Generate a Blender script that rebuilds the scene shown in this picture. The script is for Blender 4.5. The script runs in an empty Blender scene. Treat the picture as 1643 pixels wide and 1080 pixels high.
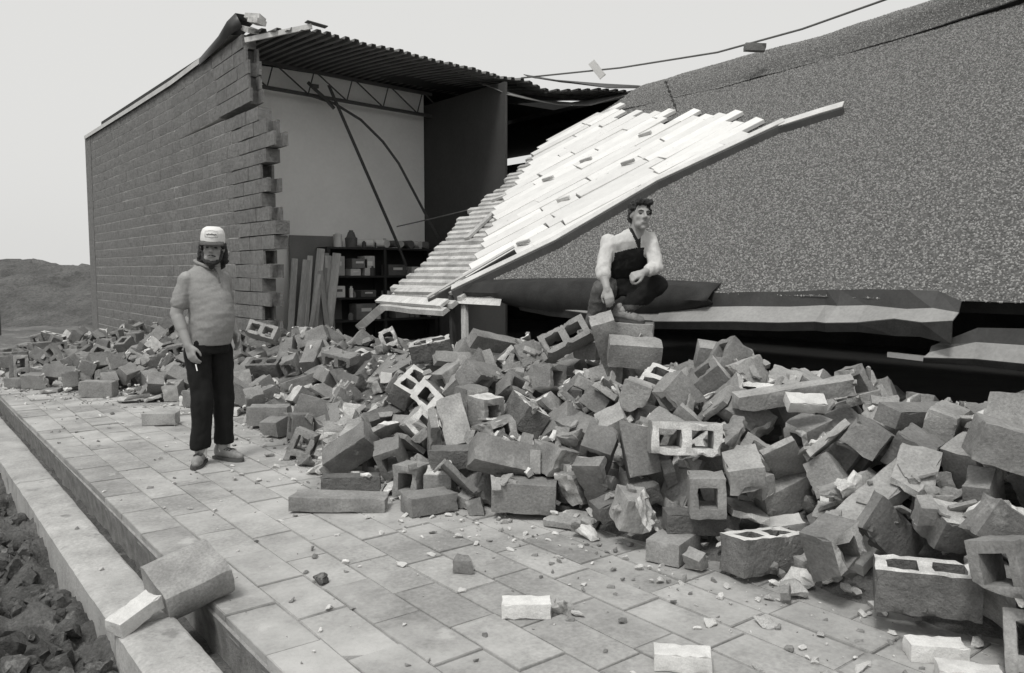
import bpy, bmesh, math, random
from mathutils import Vector, Matrix, Euler, noise
R = math.radians
scene = bpy.context.scene
col = scene.collection

# ------------------------------------------------------------------ camera, sky, sun, exposure
# world axes follow the building: +X away from the pavement, +Y along the wall, Z up (metres)
cam_d = bpy.data.cameras.new('camera')
cam = bpy.data.objects.new('camera', cam_d); col.objects.link(cam)
fw = Vector((.618, .786, 0)).normalized(); rt = Vector((fw.y, -fw.x, 0))
pit = math.atan(105 / 1300)
F = fw * math.cos(pit) + Vector((0, 0, -math.sin(pit)))
U = fw * math.sin(pit) + Vector((0, 0, math.cos(pit)))
mw = Matrix((rt, U, -F)).transposed().to_4x4(); mw.translation = (0, 0, 1.5)
cam.matrix_world = mw
cam_d.sensor_width = 36; cam_d.lens = 36 * 1300 / 1643; cam_d.clip_start = .05; cam_d.clip_end = 6000
scene.camera = cam

world = bpy.data.worlds.new('World'); scene.world = world; world.use_nodes = True
wn = world.node_tree.nodes; wl = world.node_tree.links
bg = wn['Background']; bg.inputs[1].default_value = .1
sky = wn.new('ShaderNodeTexSky'); sky.sky_type = 'NISHITA'; sky.sun_disc = False
SUN_EL, SUN_AZ = R(60), R(245)          # azimuth of the sun: where the light comes from, from +Y clockwise
sky.sun_elevation = SUN_EL; sky.sun_rotation = SUN_AZ
sky.air_density = 1; sky.dust_density = 6; sky.ozone_density = 1
bw = wn.new('ShaderNodeRGBToBW'); wl.new(sky.outputs[0], bw.inputs[0])
mx = wn.new('ShaderNodeMix'); mx.data_type = 'RGBA'
mx.inputs[0].default_value = .82                     # cloud cover over the clear sky
mx.inputs[7].default_value = (6.2, 6.18, 6.05, 1)
wl.new(bw.outputs[0], mx.inputs[6]); wl.new(mx.outputs[2], bg.inputs[0])
sun_d = bpy.data.lights.new('sun', 'SUN'); sun_d.energy = 1.5; sun_d.angle = R(14); sun_d.color = (1, .99, .96)
sun = bpy.data.objects.new('sun', sun_d); col.objects.link(sun)
sdir = Vector((math.sin(SUN_AZ) * math.cos(SUN_EL), math.cos(SUN_AZ) * math.cos(SUN_EL), math.sin(SUN_EL)))
sun.rotation_euler = sdir.to_track_quat('Z', 'Y').to_euler(); sun.location = sdir * 50
scene.view_settings.view_transform = 'Standard'; scene.view_settings.look = 'None'
scene.view_settings.gamma = 1; scene.view_settings.exposure = 0.45; scene.view_settings.use_curve_mapping = False

# ------------------------------------------------------------------ materials
def M(name, c, var=.18, scale=6, rough=.92, bump=.25, bscale=70, rv=.12, detail=6, spot=None, metal=0.0, stretch=None, bdist=.01, dust=None):
    """grey mineral material: c base grey, var large mottling, rv change from object to object, spot=(grey, threshold, scale)"""
    m = bpy.data.materials.new(name); m.use_nodes = True
    n = m.node_tree.nodes; l = m.node_tree.links; b = n['Principled BSDF']
    tc = n.new('ShaderNodeTexCoord'); oi = n.new('ShaderNodeObjectInfo')
    vec = tc.outputs['Object']
    # shift the pattern from object to object
    add = n.new('ShaderNodeVectorMath'); add.operation = 'ADD'
    cmb = n.new('ShaderNodeCombineXYZ'); mul = n.new('ShaderNodeMath'); mul.operation = 'MULTIPLY'; mul.inputs[1].default_value = 37
    l.new(oi.outputs['Random'], mul.inputs[0])
    for k in range(3): l.new(mul.outputs[0], cmb.inputs[k])
    l.new(vec, add.inputs[0]); l.new(cmb.outputs[0], add.inputs[1]); vec = add.outputs[0]
    if stretch:
        mp = n.new('ShaderNodeMapping'); mp.inputs['Scale'].default_value = stretch; l.new(vec, mp.inputs[0]); vec = mp.outputs[0]
    def nz(s, d, r=.6):
        t = n.new('ShaderNodeTexNoise'); t.inputs['Scale'].default_value = s; t.inputs['Detail'].default_value = d
        t.inputs['Roughness'].default_value = r; l.new(vec, t.inputs['Vector']); return t.outputs['Fac']
    def mr(src, a, bb, c0, d0):
        t = n.new('ShaderNodeMapRange'); t.inputs[1].default_value = a; t.inputs[2].default_value = bb
        t.inputs[3].default_value = c0; t.inputs[4].default_value = d0; l.new(src, t.inputs[0]); return t.outputs[0]
    def mm(a, bsock, op='MULTIPLY'):
        t = n.new('ShaderNodeMath'); t.operation = op; l.new(a, t.inputs[0])
        if isinstance(bsock, float): t.inputs[1].default_value = bsock
        else: l.new(bsock, t.inputs[1])
        return t.outputs[0]
    f1 = mr(nz(scale, detail), .3, .7, 1 - var, 1 + var)
    f2 = mr(nz(scale * 14, 4), .3, .7, 1 - var * .7, 1 + var * .7)
    f3 = mr(oi.outputs['Random'], 0, 1, 1 - rv, 1 + rv)
    v = mm(mm(mm(f1, f2), f3), c)
    if spot:
        sg, th, ss = spot
        mask = mr(nz(ss, 5, .65), th, th + .08, 0, 1)
        t = n.new('ShaderNodeMix'); t.data_type = 'FLOAT'; l.new(mask, t.inputs[0]); l.new(v, t.inputs[2]); t.inputs[3].default_value = sg
        v = t.outputs[0]
    if dust:                       # dust drifts that run on from piece to piece: (grey, scale, threshold)
        ge = n.new('ShaderNodeNewGeometry'); t1 = n.new('ShaderNodeTexNoise'); t1.inputs['Scale'].default_value = dust[1]; t1.inputs['Detail'].default_value = 7; t1.inputs['Roughness'].default_value = .62
        l.new(ge.outputs['Position'], t1.inputs['Vector']); mask = mr(t1.outputs['Fac'], dust[2], dust[2] + .22, 0, .85)
        t = n.new('ShaderNodeMix'); t.data_type = 'FLOAT'; l.new(mask, t.inputs[0]); l.new(v, t.inputs[2]); t.inputs[3].default_value = dust[0]; v = t.outputs[0]
    cc = n.new('ShaderNodeCombineColor')
    for k, tint in enumerate((1.0, .993, .972)):
        l.new(mm(v, tint), cc.inputs[k])
    l.new(cc.outputs[0], b.inputs['Base Color'])
    b.inputs['Roughness'].default_value = rough; b.inputs['Metallic'].default_value = metal
    b.inputs['Specular IOR Level'].default_value = .25 if rough > .6 else .5
    if bump:
        bp = n.new('ShaderNodeBump'); bp.inputs['Strength'].default_value = bump; bp.inputs['Distance'].default_value = bdist
        l.new(nz(bscale, 6, .7), bp.inputs['Height']); l.new(bp.outputs[0], b.inputs['Normal'])
    return m
MT = {}
MT['block'] = M('block_concrete', .25, .28, 5, bump=.8, bscale=50, rv=.34, spot=(.36, .64, 4))
MT['fresh'] = M('fresh_broken_concrete', .52, .3, 9, bump=.9, bscale=35, rv=.25)
MT['mortar'] = M('pale_mortar', .62, .15, 12, bump=.6, bscale=60, rv=.12)
MT['split'] = M('split_face_concrete', .17, .26, 9, bump=1.0, bscale=24, rv=.12, bdist=.03)
MT['wallblock'] = M('wall_split_face', .185, .26, 14, bump=1.0, bscale=26, rv=.10, bdist=.03)
MT['wallmortar'] = M('wall_mortar', .4, .12, 8, bump=.4)
MT['paver'] = M('paver_concrete', .31, .24, 3.2, bump=.5, bscale=90, rv=.16, spot=(.4, .62, 5), dust=(.52, 1.1, .45))
MT['joint'] = M('joint_sand', .33, .3, 12, bump=.6, bscale=80)
MT['kerb'] = M('kerb_concrete', .36, .25, 4, bump=.8, bscale=40, spot=(.22, .6, 7), dust=(.44, 1.3, .5))
MT['soil'] = M('soil', .13, .45, 5, bump=1.0, bscale=18, spot=(.25, .6, 9), bdist=.04)
MT['field'] = M('field_ground', .13, .35, .6, bump=.8, bscale=3, spot=(.24, .58, 1.2), bdist=.1)
MT['moundsoil'] = M('mound_soil', .14, .4, 1.0, bump=1.0, bscale=5, spot=(.09, .57, 2.2), bdist=.2)
MT['heap'] = M('heap_dust', .17, .4, 8, bump=1.0, bscale=30, bdist=.03)
MT['gravelbed'] = M('gravel_bed', .115, .5, 30, bump=1.0, bscale=120)
MT['pebble'] = M('pebble', .235, .25, 30, bump=0, rv=.55)
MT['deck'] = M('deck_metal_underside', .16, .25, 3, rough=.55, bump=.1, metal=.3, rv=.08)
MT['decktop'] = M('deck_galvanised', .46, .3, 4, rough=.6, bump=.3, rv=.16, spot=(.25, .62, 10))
MT['foam'] = M('insulation_white', .67, .06, 5, rough=.95, bump=.2, rv=.1, spot=(.42, .64, 16))
MT['flash_dark'] = M('flashing_dark', .055, .25, 4, rough=.45, bump=.08, bscale=12)
MT['flash_light'] = M('flashing_light', .24, .18, 3, rough=.5, bump=.1, bscale=8)
MT['coping'] = M('coping_metal', .5, .15, 4, rough=.5, bump=.05)
MT['steel'] = M('joist_steel', .06, .2, 8, rough=.6, bump=.1)
MT['black'] = M('black_membrane', .03, .3, 6, rough=.7, bump=.4, bscale=20)
MT['whitewall'] = M('white_painted_board', .88, .04, 1.5, bump=.08)
MT['shadewall'] = M('shade_toned_wall', .07, .1, 1.5, bump=.2)  # cross wall's lack of light put into a near-black base colour
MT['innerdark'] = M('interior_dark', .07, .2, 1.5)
MT['wood'] = M('weathered_wood', .42, .3, 9, bump=.5, bscale=40, rv=.35, stretch=(1, 1, .08))
MT['woodl'] = M('pale_wood', .5, .25, 9, bump=.4, bscale=40, rv=.2, stretch=(.08, 1, 1))
MT['panel'] = M('grey_panel', .22, .1, 3, bump=.1)
MT['carton'] = M('carton', .5, .12, 6, bump=.1, rv=.2)
MT['cartond'] = M('dark_carton', .16, .2, 6, bump=.1, rv=.3)
MT['paper'] = M('paper_roll', .7, .08, 6, bump=.1, rv=.1)
MT['shelf'] = M('shelf_black', .025, .2, 6, rough=.6)
MT['cable'] = M('cable', .12, .2, 20, rough=.7)
MT['skin'] = M('skin', .3, .08, 8, rough=.6, bump=.08, bscale=120)
MT['hair'] = M('dark_hair', .018, .4, 60, rough=.55, bump=.9, bscale=160)
MT['eye'] = M('eye', .035, .1, 8, rough=.7, bump=0)
MT['lip'] = M('lip', .17, .1, 8, rough=.5, bump=0)
MT['polo'] = M('heather_polo', .25, .1, 60, bump=.25, bscale=300)
MT['trouser'] = M('black_trousers', .014, .2, 10, rough=.9, bump=.2, bscale=200)
MT['sock'] = M('white_sock', .75, .08, 30)
MT['shoe'] = M('shoe_leather', .24, .25, 20, rough=.6, bump=.3)
MT['sole'] = M('shoe_sole', .08, .2, 20)
MT['cap'] = M('white_cap', .8, .04, 20, bump=.1)
MT['ink'] = M('dark_ink', .1, .3, 60, bump=0)
MT['knit'] = M('pale_knit', .62, .08, 40, bump=.4, bscale=180)
MT['darkknit'] = M('dark_knit', .02, .2, 40, bump=.3, bscale=180)
MT['jeans'] = M('faded_jeans', .11, .3, 14, bump=.4, bscale=150)
MT['boot'] = M('suede_boot', .26, .25, 30, bump=.4)

# ------------------------------------------------------------------ helpers
def link(name, me, mat=None, parent=None, loc=None):
    o = bpy.data.objects.new(name, me); col.objects.link(o)
    if mat is not None and me is not None and not me.materials:
        for m_ in (mat if isinstance(mat, (list, tuple)) else [mat]): me.materials.append(MT[m_])
    if parent: o.parent = parent
    if loc is not None: o.location = loc
    return o
def tag(o, label=None, cat=None, group=None, kind=None):
    if label: o['label'] = label
    if cat: o['category'] = cat
    if group: o['group'] = group
    if kind: o['kind'] = kind
    return o
def empty(name, loc, label, cat, group=None, rz=0):
    o = bpy.data.objects.new(name, None); col.objects.link(o); o.location = loc; o.rotation_euler.z = rz
    o.empty_display_size = .1
    return tag(o, label, cat, group)
def to_mesh(bm, name='mesh', sharp=None):
    bm.normal_update(); me = bpy.data.meshes.new(name); bm.to_mesh(me); bm.free()
    if sharp is not None:
        me.polygons.foreach_set('use_smooth', [True] * len(me.polygons)); me.set_sharp_from_angle(angle=R(sharp))
    return me
def box(bm, c, s, rot=None, mi=0):
    m = Matrix.Translation(Vector(c)) @ (rot.to_4x4() if rot else Matrix.Identity(4)) @ Matrix.Diagonal((s[0], s[1], s[2], 1))
    r = bmesh.ops.create_cube(bm, size=1, matrix=m)
    for v in r['verts']:
        for f in v.link_faces: f.material_index = mi
    return r['verts']
def bevelled(c, s, rot=None, bev=.006, seg=1):
    bm = bmesh.new(); box(bm, c, s, rot)
    bmesh.ops.bevel(bm, geom=bm.edges[:], offset=bev, segments=seg, affect='EDGES', profile=.5)
    return bm
def tube(bm, pts, rad, n=8):
    pts = [Vector(p) for p in pts]; rads = rad if isinstance(rad, (list, tuple)) else [rad] * len(pts); rings = []
    for i, p in enumerate(pts):
        d = (pts[min(i + 1, len(pts) - 1)] - pts[max(i - 1, 0)]).normalized()
        a = d.cross(Vector((0, 0, 1)) if abs(d.z) < .95 else Vector((1, 0, 0))).normalized(); b = d.cross(a)
        rings.append([bm.verts.new(p + (a * math.cos(t) + b * math.sin(t)) * rads[i]) for t in [2 * math.pi * k / n for k in range(n)]])
    for i in range(len(rings) - 1):
        for k in range(n): bm.faces.new((rings[i][k], rings[i][(k + 1) % n], rings[i + 1][(k + 1) % n], rings[i + 1][k]))
    bm.faces.new(rings[0][::-1]); bm.faces.new(rings[-1])
    bmesh.ops.recalc_face_normals(bm, faces=bm.faces[:])
def bar(bm, a, b, w, t, up=Vector((0, 0, 1)), mi=0):
    a = Vector(a); b = Vector(b); d = (b - a); L = d.length; d.normalize()
    s = d.cross(up).normalized(); u = s.cross(d)
    rot = Matrix((d, s, u)).transposed()
    return box(bm, (a + b) / 2, (L, w, t), rot, mi)
def fbm(p, s, o=3):
    return noise.fractal(Vector(p) * s, 1.0, 2.0, o, noise_basis='PERLIN_ORIGINAL')
def lerp_tab(tab, x):
    if x <= tab[0][0]: return tab[0][1]
    for (a, b), (c, d) in zip(tab, tab[1:]):
        if x <= c: return b + (d - b) * (x - a) / (c - a)
    return tab[-1][1]
def grid(name, xs, ys, zf, mat, parent=None, smooth=True):
    vs = [(x, y, zf(x, y)) for y in ys for x in xs]; nx = len(xs)
    fs = [(j * nx + i, j * nx + i + 1, (j + 1) * nx + i + 1, (j + 1) * nx + i) for j in range(len(ys) - 1) for i in range(nx - 1)]
    me = bpy.data.meshes.new(name); me.from_pydata(vs, [], fs)
    if smooth: me.polygons.foreach_set('use_smooth', [True] * len(me.polygons))
    return link(name, me, mat, parent)
def frange(a, b, st):
    n = max(1, int(round((b - a) / st))); return [a + (b - a) * i / n for i in range(n + 1)]

# ------------------------------------------------------------------ ground, soil, kerb, pavement
tag(grid('ground', [-3000, -600, -150, -40, -12, 0, 12, 40, 150, 600, 3000], [-3000, -600, -150, -40, -10, 5, 20, 40, 150, 600, 3000],
         lambda x, y: -.35, 'field'), kind='structure')
def soil_z(x, y):
    rg = 1 - abs(fbm((x, y, 3), 2.1, 4))
    return -.17 + .10 * fbm((x, y, 0), 1.3, 4) + .09 * fbm((x, y, 7), 5, 4) + .05 * (rg - .6) - .05 * max(0, .72 - x) * .3 + .03 * fbm((x, y, 9), 14, 3)
tag(grid('soil', frange(-2.2, .725, .03), frange(1.2, 9.5, .035), soil_z, 'soil'), kind='structure')
def field_z(x, y):
    d = max(0, y - 9) * .012
    return -.16 + .07 * fbm((x, y, 0), .7, 4) + .05 * fbm((x, y, 5), 2.4, 3) + min(d, .12)
tag(grid('rough_ground', frange(-16, .72, .22), frange(9.3, 48, .22), field_z, 'field'), kind='structure')
tag(grid('rough_ground', frange(.71, 4.5, .2), frange(13.9, 26, .2), lambda x, y: -.05 + .06 * fbm((x, y, 0), .8, 4) + .04 * fbm((x, y, 5), 2.6, 3), 'field'), kind='structure')
tag(grid('verge', frange(-16, -2.15, .3), frange(-4, 9.4, .3), lambda x, y: -.2 + .06 * fbm((x, y, 0), .9, 4), 'soil'), kind='structure')
# soil clods
rnd = random.Random(5)
bm = bmesh.new()
for i in range(700):
    x = rnd.uniform(-1.2, .66); y = rnd.uniform(1.9, 7); s = rnd.uniform(.012, .06) * (1 if rnd.random() < .8 else 1.5)
    if x + s > .70: continue
    q = Euler((rnd.uniform(0, 6), rnd.uniform(0, 6), rnd.uniform(0, 6))).to_matrix().to_4x4()
    r = bmesh.ops.create_icosphere(bm, subdivisions=2, radius=1, matrix=Matrix.Translation((x, y, soil_z(x, y) + s * .3)) @ q @ Matrix.Diagonal((s, s * rnd.uniform(.6, 1), s * rnd.uniform(.5, .8), 1)))
    for v in r['verts']: v.co += Vector((fbm(v.co, 38, 3), fbm(v.co + Vector((9, 0, 0)), 38, 3), fbm(v.co + Vector((0, 9, 0)), 38, 3))) * s * .6
tag(link('soil_clods', to_mesh(bm, sharp=50), 'soil'), 'dark crumbly soil clods beside the kerb', 'soil', kind='stuff')

def kerb(y0, y1, name='kerb_stone'):
    xs = [.722, .75, .80, .85, .90, .95, .965]; ys = frange(y0, y1, .03); vs = []; fs = []
    for y in ys:
        w = .006 * fbm((0, y, 1), .8, 2); e1 = .012 * max(0, fbm((1, y, 2), 5, 3) - .15); e2 = -.016 * max(0, fbm((5, y, 2), 5, 3) - .15)
        prof = [(.724 + w + e1, -.34), (.722 + w + e1 * .7, -.03)] + [(x + w + (e1 if i == 0 else e2 if i == 6 else 0) * .6, -.012 * (i in (0, 6)) + .006 * fbm((x, y, 4), 5, 3)) for i, x in enumerate(xs)] + [(.966 + w + e2, -.03), (.966 + w, -.34)]
        vs += [(px, y, pz) for px, pz in prof]
    n = 11
    for j in range(len(ys) - 1):
        for i in range(n): fs.append((j * n + i, j * n + (i + 1) % n, (j + 1) * n + (i + 1) % n, (j + 1) * n + i))
    fs.append(tuple(range(n))); fs.append(tuple(range((len(ys) - 1) * n, len(ys) * n))[::-1])
    me = bpy.data.meshes.new(name); me.from_pydata(vs, [], [f[::-1] for f in fs])
    me.polygons.foreach_set('use_smooth', [True] * len(me.polygons)); me.set_sharp_from_angle(angle=R(40))
    return me
ko = tag(bpy.data.objects.new('kerb', None), kind='structure'); col.objects.link(ko)
yy = 1.4
for L in (2.22, 3.0, 3.0, 3.0, 3.0, 3.0, 3.0, 3.0):
    link('kerb_stone', kerb(yy, yy + L - .012), 'kerb', ko); yy += L
tag(grid('trench', [.955, 1.0, 1.05, 1.10, 1.15], frange(1.0, 24, .08), lambda x, y: -.24 + .05 * fbm((x, y, 0), 6, 3), 'soil'), kind='structure')

pav = tag(bpy.data.objects.new('pavement', None), kind='structure'); col.objects.link(pav)
# bedding course with an eroded edge along the trench
xs = [1.125, 1.135, 1.2] + frange(1.6, 5.4, .4); ys = frange(.2, 14.1, .08); vs = []; fs = []
for y in ys:
    e = .02 * fbm((0, y, 3), 4, 3) + .012 * fbm((0, y, 8), 15, 2)
    prof = [(1.15 + e * 1.5, -.34), (1.15 + e, -.2), (1.14 + e * .5, -.1), (1.128, -.045), (1.16, -.008), (5.4, -.008)]
    vs += [(a, y, b) for a, b in prof]
n = 6
for j in range(len(ys) - 1):
    for i in range(n - 1): fs.append((j * n + i, (j + 1) * n + i, (j + 1) * n + i + 1, j * n + i + 1))
me = bpy.data.meshes.new('bedding'); me.from_pydata(vs, [], fs)
me.polygons.foreach_set('use_smooth', [True] * len(me.polygons)); me.set_sharp_from_angle(angle=R(40))
link('bedding', me, 'joint', pav)
PW, PL = .235, .47
def paver_mesh(k, L=PL):
    rn = random.Random(k); bm = bmesh.new(); box(bm, (0, 0, -.04), (PW - rn.uniform(.003, .009), L - rn.uniform(.003, .012), .08))
    top = [e for e in bm.edges if all(v.co.z > -.01 for v in e.verts)]
    bmesh.ops.bevel(bm, geom=top, offset=rn.uniform(.002, .004), segments=2, affect='EDGES')
    return to_mesh(bm, sharp=30)
pm = [paver_mesh(k) for k in range(6)]
pm_half = [paver_mesh(k + 9, PL * .5) for k in range(2)]
for m_ in pm + pm_half: m_.materials.append(MT['paver'])
offs = [3.0, 3.235, 2.525, 2.76, 3.05, 2.62, 2.9, 2.5, 2.95, 2.7, 3.1, 2.6, 2.8]
rnd = random.Random(11); far_p = []
for row in range(11):
    u = 1.132 + PW * (row + .5) - (.0 if row else .0)
    y = offs[row] % PL
    while y < 13.5:
        cy = y + PL / 2
        if not (row > 7 and cy < 3.0) or True:
            if cy > .5:
                o = link('paver', pm[rnd.randrange(6)], None, pav, (u, cy, rnd.gauss(0, .0022)))
                o.rotation_euler = (rnd.gauss(0, .006), rnd.gauss(0, .008), rnd.gauss(0, .004) + (math.pi if rnd.random() < .5 else 0))
            
        y += PL
# ------------------------------------------------------------------ dirt mound and field beyond
def mound_z(x, y):
    t = (x * .618 + y * .786); s = x * .786 - y * .618          # distance from the camera along and across its view
    k = max(0, min(1, (t - 23) / 7)); k = k * k * (3 - 2 * k)
    k2 = max(0, min(1, (60 - t) / 14)); e = max(0, min(1, (2 - s) / 8)) * max(0, min(1, (s + 60) / 20))
    return -.3 + k * k2 * e * (1.75 + .5 * fbm((x, y, 1), .16, 3) + .35 * fbm((x, y, 4), .7, 4) + .22 * (1 - abs(fbm((x, y, 9), 1.5, 4))) - .1)
tag(grid('dirt_mound', frange(-42, 12, .3), frange(10, 60, .3), mound_z, 'moundsoil'), kind='structure')

# ------------------------------------------------------------------ the standing block wall
WU, WT, CH, BL = 4.35, .20, .2, .46
V_END = [11.35, 11.2, 11.3, 11.05, 11.3, 11.02, 11.28, 10.98, 11.2, 10.82, 10.75, 10.98, 11.2, 11.0, 11.25, 11.02, 10.72, 11.0, 11.28, 11.55, 11.62, 11.6, 11.72, 11.8]
NC = len(V_END)                                                   # 24 courses
wall = empty('block_wall', (WU + .1, 16.7, 0), 'standing grey split-face block wall with a ragged toothed broken end', 'wall')
def wp(p): return Vector(p) - Vector(wall.location)
def wall_block_mesh(k, L=BL):
    rn = random.Random(100 + k); bm = bmesh.new(); nx, nz = 6, 3; g = []
    for j in range(nz + 1):
        for i in range(nx + 1):
            y = (i / nx - .5) * (L - .008); z = (j / nz - .5) * (CH - .014); inner = 0 < i < nx and 0 < j < nz
            d = rn.uniform(.002, .010) if inner else rn.uniform(.0, .004)
            g.append(bm.verts.new((-WT / 2 - d, y, z)))
    w = nx + 1
    for j in range(nz):
        for i in range(nx):
            bm.faces.new((g[j * w + i], g[(j + 1) * w + i], g[(j + 1) * w + i + 1], g[j * w + i + 1]))
    rim = [g[i] for i in range(nx + 1)] + [g[j * w + nx] for j in range(1, nz + 1)] + [g[nz * w + i] for i in range(nx - 1, -1, -1)] + [g[j * w] for j in range(nz - 1, 0, -1)]
    back = [bm.verts.new((WT / 2, v.co.y, v.co.z)) for v in rim]
    for i in range(len(rim)): bm.faces.new((rim[i], rim[(i + 1) % len(rim)], back[(i + 1) % len(rim)], back[i]))
    bm.faces.new(back)
    bmesh.ops.recalc_face_normals(bm, faces=bm.faces[:])
    return to_mesh(bm, sharp=50)
def hollow_end_mesh(k, L=BL):
    """end block seen from its broken end: one core open towards -Y"""
    bm = bmesh.new(); t = .035; hz = (CH - .01) / 2; a, b = -L / 2, L / 2
    outl = [(-.1, b), (.1, b), (.1, a), (.1 - t, a), (.1 - t, a + .15), (-.1 + t, a + .15), (-.1 + t, a), (-.1, a)]
    lo = [bm.verts.new((x, y, -hz)) for x, y in outl]; hi = [bm.verts.new((x, y, hz)) for x, y in outl]
    for i in range(8): bm.faces.new((lo[i], lo[(i + 1) % 8], hi[(i + 1) % 8], hi[i]))
    bm.faces.new(lo[::-1]); bm.faces.new(hi)
    bmesh.ops.recalc_face_normals(bm, faces=bm.faces[:])
    bmesh.ops.triangulate(bm, faces=bm.faces[:])
    return to_mesh(bm)
wbm = [wall_block_mesh(k) for k in range(10)]; wbh = [wall_block_mesh(k + 20, BL / 2) for k in range(3)]
hem = hollow_end_mesh(0)
for m_ in wbm + wbh + [hem]: m_.materials.append(MT['wallblock'])
def lift(c, v):
    """the upper courses are cracked loose and lifted towards the broken end"""
    return max(0, (15.2 - v)) * .030 if c >= 19 else 0
cand = []; rnd = random.Random(21)
for c in range(NC):
    v = V_END[c]; first = True; z = (c + .5) * CH
    v0 = v
    while v < 22.25:
        L = BL
        if first: cand.append((v + BL / 2, c, 'end' if c % 2 or c > 18 else 'end'))
        else: cand.append((v + BL / 2, c, 'b'))
        v += BL; first = False
near = sorted(cand)[:300]; nset = set(near); far_b = [q for q in cand if q not in nset]
for (v, c, k) in near:
    me = hem if (k == 'end' and rnd.random() < .62) else wbm[rnd.randrange(10)]
    o = link('block', me, None, wall, wp((WU + WT / 2 - .001 + rnd.gauss(0, .0013) + (rnd.gauss(0, .004) if v < 12.2 else 0), v, (c + .5) * CH + lift(c, v))))
    o.rotation_euler = (-.030 if lift(c, v) > 0 else 0, rnd.gauss(0, .003), rnd.gauss(0, .002 if v > 12.2 else .012))
bm = bmesh.new()
for (v, c, k) in far_b:
    t = wbm[rnd.randrange(10)]; n0 = len(bm.verts); bm.from_mesh(t); bm.verts.ensure_lookup_table()
    off = wp((WU + WT / 2 - .001 + rnd.gauss(0, .0013), v, (c + .5) * CH + lift(c, v)))
    for i in range(n0, len(bm.verts)): bm.verts[i].co += off
tag(link('far_blocks', to_mesh(bm, sharp=50), 'wallblock', wall), kind='stuff')
# mortar between the blocks (recessed), stepped at the end
bm = bmesh.new()
for c in range(NC):
    z0 = c * CH; vm = V_END[c] + BL * 3
    if c < 19: box(bm, wp((WU + WT / 2 + .004, (vm + 22.6) / 2, z0 + CH / 2)), (WT + .006, 22.6 - vm, CH + (.001 if c % 2 else -.001)))
    else:
        for a, b in ((vm, 13.3), (13.3, 15.2), (15.2, 22.6)):
            va = (a + b) / 2
            box(bm, wp((WU + WT / 2 + .004, va, z0 + CH / 2 + lift(c, va))), (WT + .006, b - a - .002, CH + (.001 if c % 2 else -.001)), Euler((-.030 if va < 15.2 else 0, 0, 0)).to_matrix())
link('mortar', to_mesh(bm), 'wallmortar', wall)
bm = bmesh.new(); box(bm, wp((WU + WT / 2, 16.9, -.2)), (WT + .04, 11.3, .398)); link('foundation', to_mesh(bm), 'wallmortar', wall)
bm = bmesh.new(); box(bm, wp((WU + WT / 2 - .006, 22.5, 2.4)), (WT + .02, .62, 4.8)); link('corner_pier', to_mesh(bm), 'wallblock', wall)
# coping along the top, flared up at its torn end
bm = bmesh.new()
pts = [(22.68, 4.83), (18, 4.83), (15.2, 4.84), (13.2, 4.91), (12.35, 4.99)]
def coping_prof(z): return [(-.05, z - .06), (-.055, z + .02), (.26, z + .035), (.26, z - .08)]
rings = []
for v, z in pts: rings.append([bm.verts.new(wp((WU + a, v, b))) for a, b in coping_prof(z)])
for i in range(len(rings) - 1):
    for k in range(3): bm.faces.new((rings[i][k], rings[i][k + 1], rings[i + 1][k + 1], rings[i + 1][k]))
bmesh.ops.recalc_face_normals(bm, faces=bm.faces[:])
cp = link('coping', to_mesh(bm), 'coping', wall); md = cp.modifiers.new('s', 'SOLIDIFY'); md.thickness = .008
bm = bmesh.new()      # torn flap
A_ = [(-.06, 13.6, 4.80), (-.06, 12.6, 4.88), (-.08, 12.1, 4.94), (-.02, 11.75, 4.98)]
B_ = [(-.06, 13.6, 4.90), (-.08, 12.6, 5.03), (-.12, 12.1, 5.12), (-.08, 11.85, 5.19)]
C_ = [(.25, 13.6, 4.92), (.25, 12.6, 5.04), (.2, 12.0, 5.10), (.18, 11.6, 5.12)]
rows = [[bm.verts.new(wp((WU + x, y, z))) for x, y, z in S] for S in (A_, B_, C_)]
for a, b in zip(rows, rows[1:]):
    for i in range(3): bm.faces.new((a[i], a[i + 1], b[i + 1], b[i]))
fl = link('flashing_flap', to_mesh(bm, sharp=30), 'flash_dark', wall); md = fl.modifiers.new('s', 'SOLIDIFY'); md.thickness = .006
bm = bmesh.new()      # blocking and brick bits under the flap
for i, (x, y, z, s) in enumerate([(.09, 11.75, 4.96, .3), (.1, 11.5, 5.02, .22), (.12, 11.62, 5.1, .25)]):
    box(bm, wp((WU + x, y, z)), (.16, s, .07), Euler((.35 - .1 * i, .1 * i, .3 * i)).to_matrix())
link('blocking', to_mesh(bm), 'fresh', wall)

# ------------------------------------------------------------------ rear walls, floor, partitions
def wallthing(name, lo, hi, mat, label, cat='wall'):
    lo = Vector(lo); hi = Vector(hi); o = link(name, to_mesh(bevelled((0, 0, (hi.z - lo.z) / 2), hi - lo, bev=.004)), mat, None, ((lo.x + hi.x) / 2, (lo.y + hi.y) / 2, lo.z))
    return tag(o, label, cat)
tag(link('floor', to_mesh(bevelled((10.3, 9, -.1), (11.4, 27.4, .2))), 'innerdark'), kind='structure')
wallthing('partition_wall', (4.56, 13.5, 0), (8.46, 13.65, 4.93), 'whitewall', 'smooth white partition wall behind the exposed steel joist')
wallthing('cross_wall', (8.47, 10.96, 0), (8.52, 13.66, 4.66), 'shadewall', 'shaded grey cross wall next to the white partition')
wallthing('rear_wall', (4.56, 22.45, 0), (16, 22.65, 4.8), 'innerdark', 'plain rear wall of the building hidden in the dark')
wallthing('inner_wall', (15.8, -4.5, 0), (16, 22.4, 4.8), 'innerdark', 'dark inner wall at the back of the building')
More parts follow.
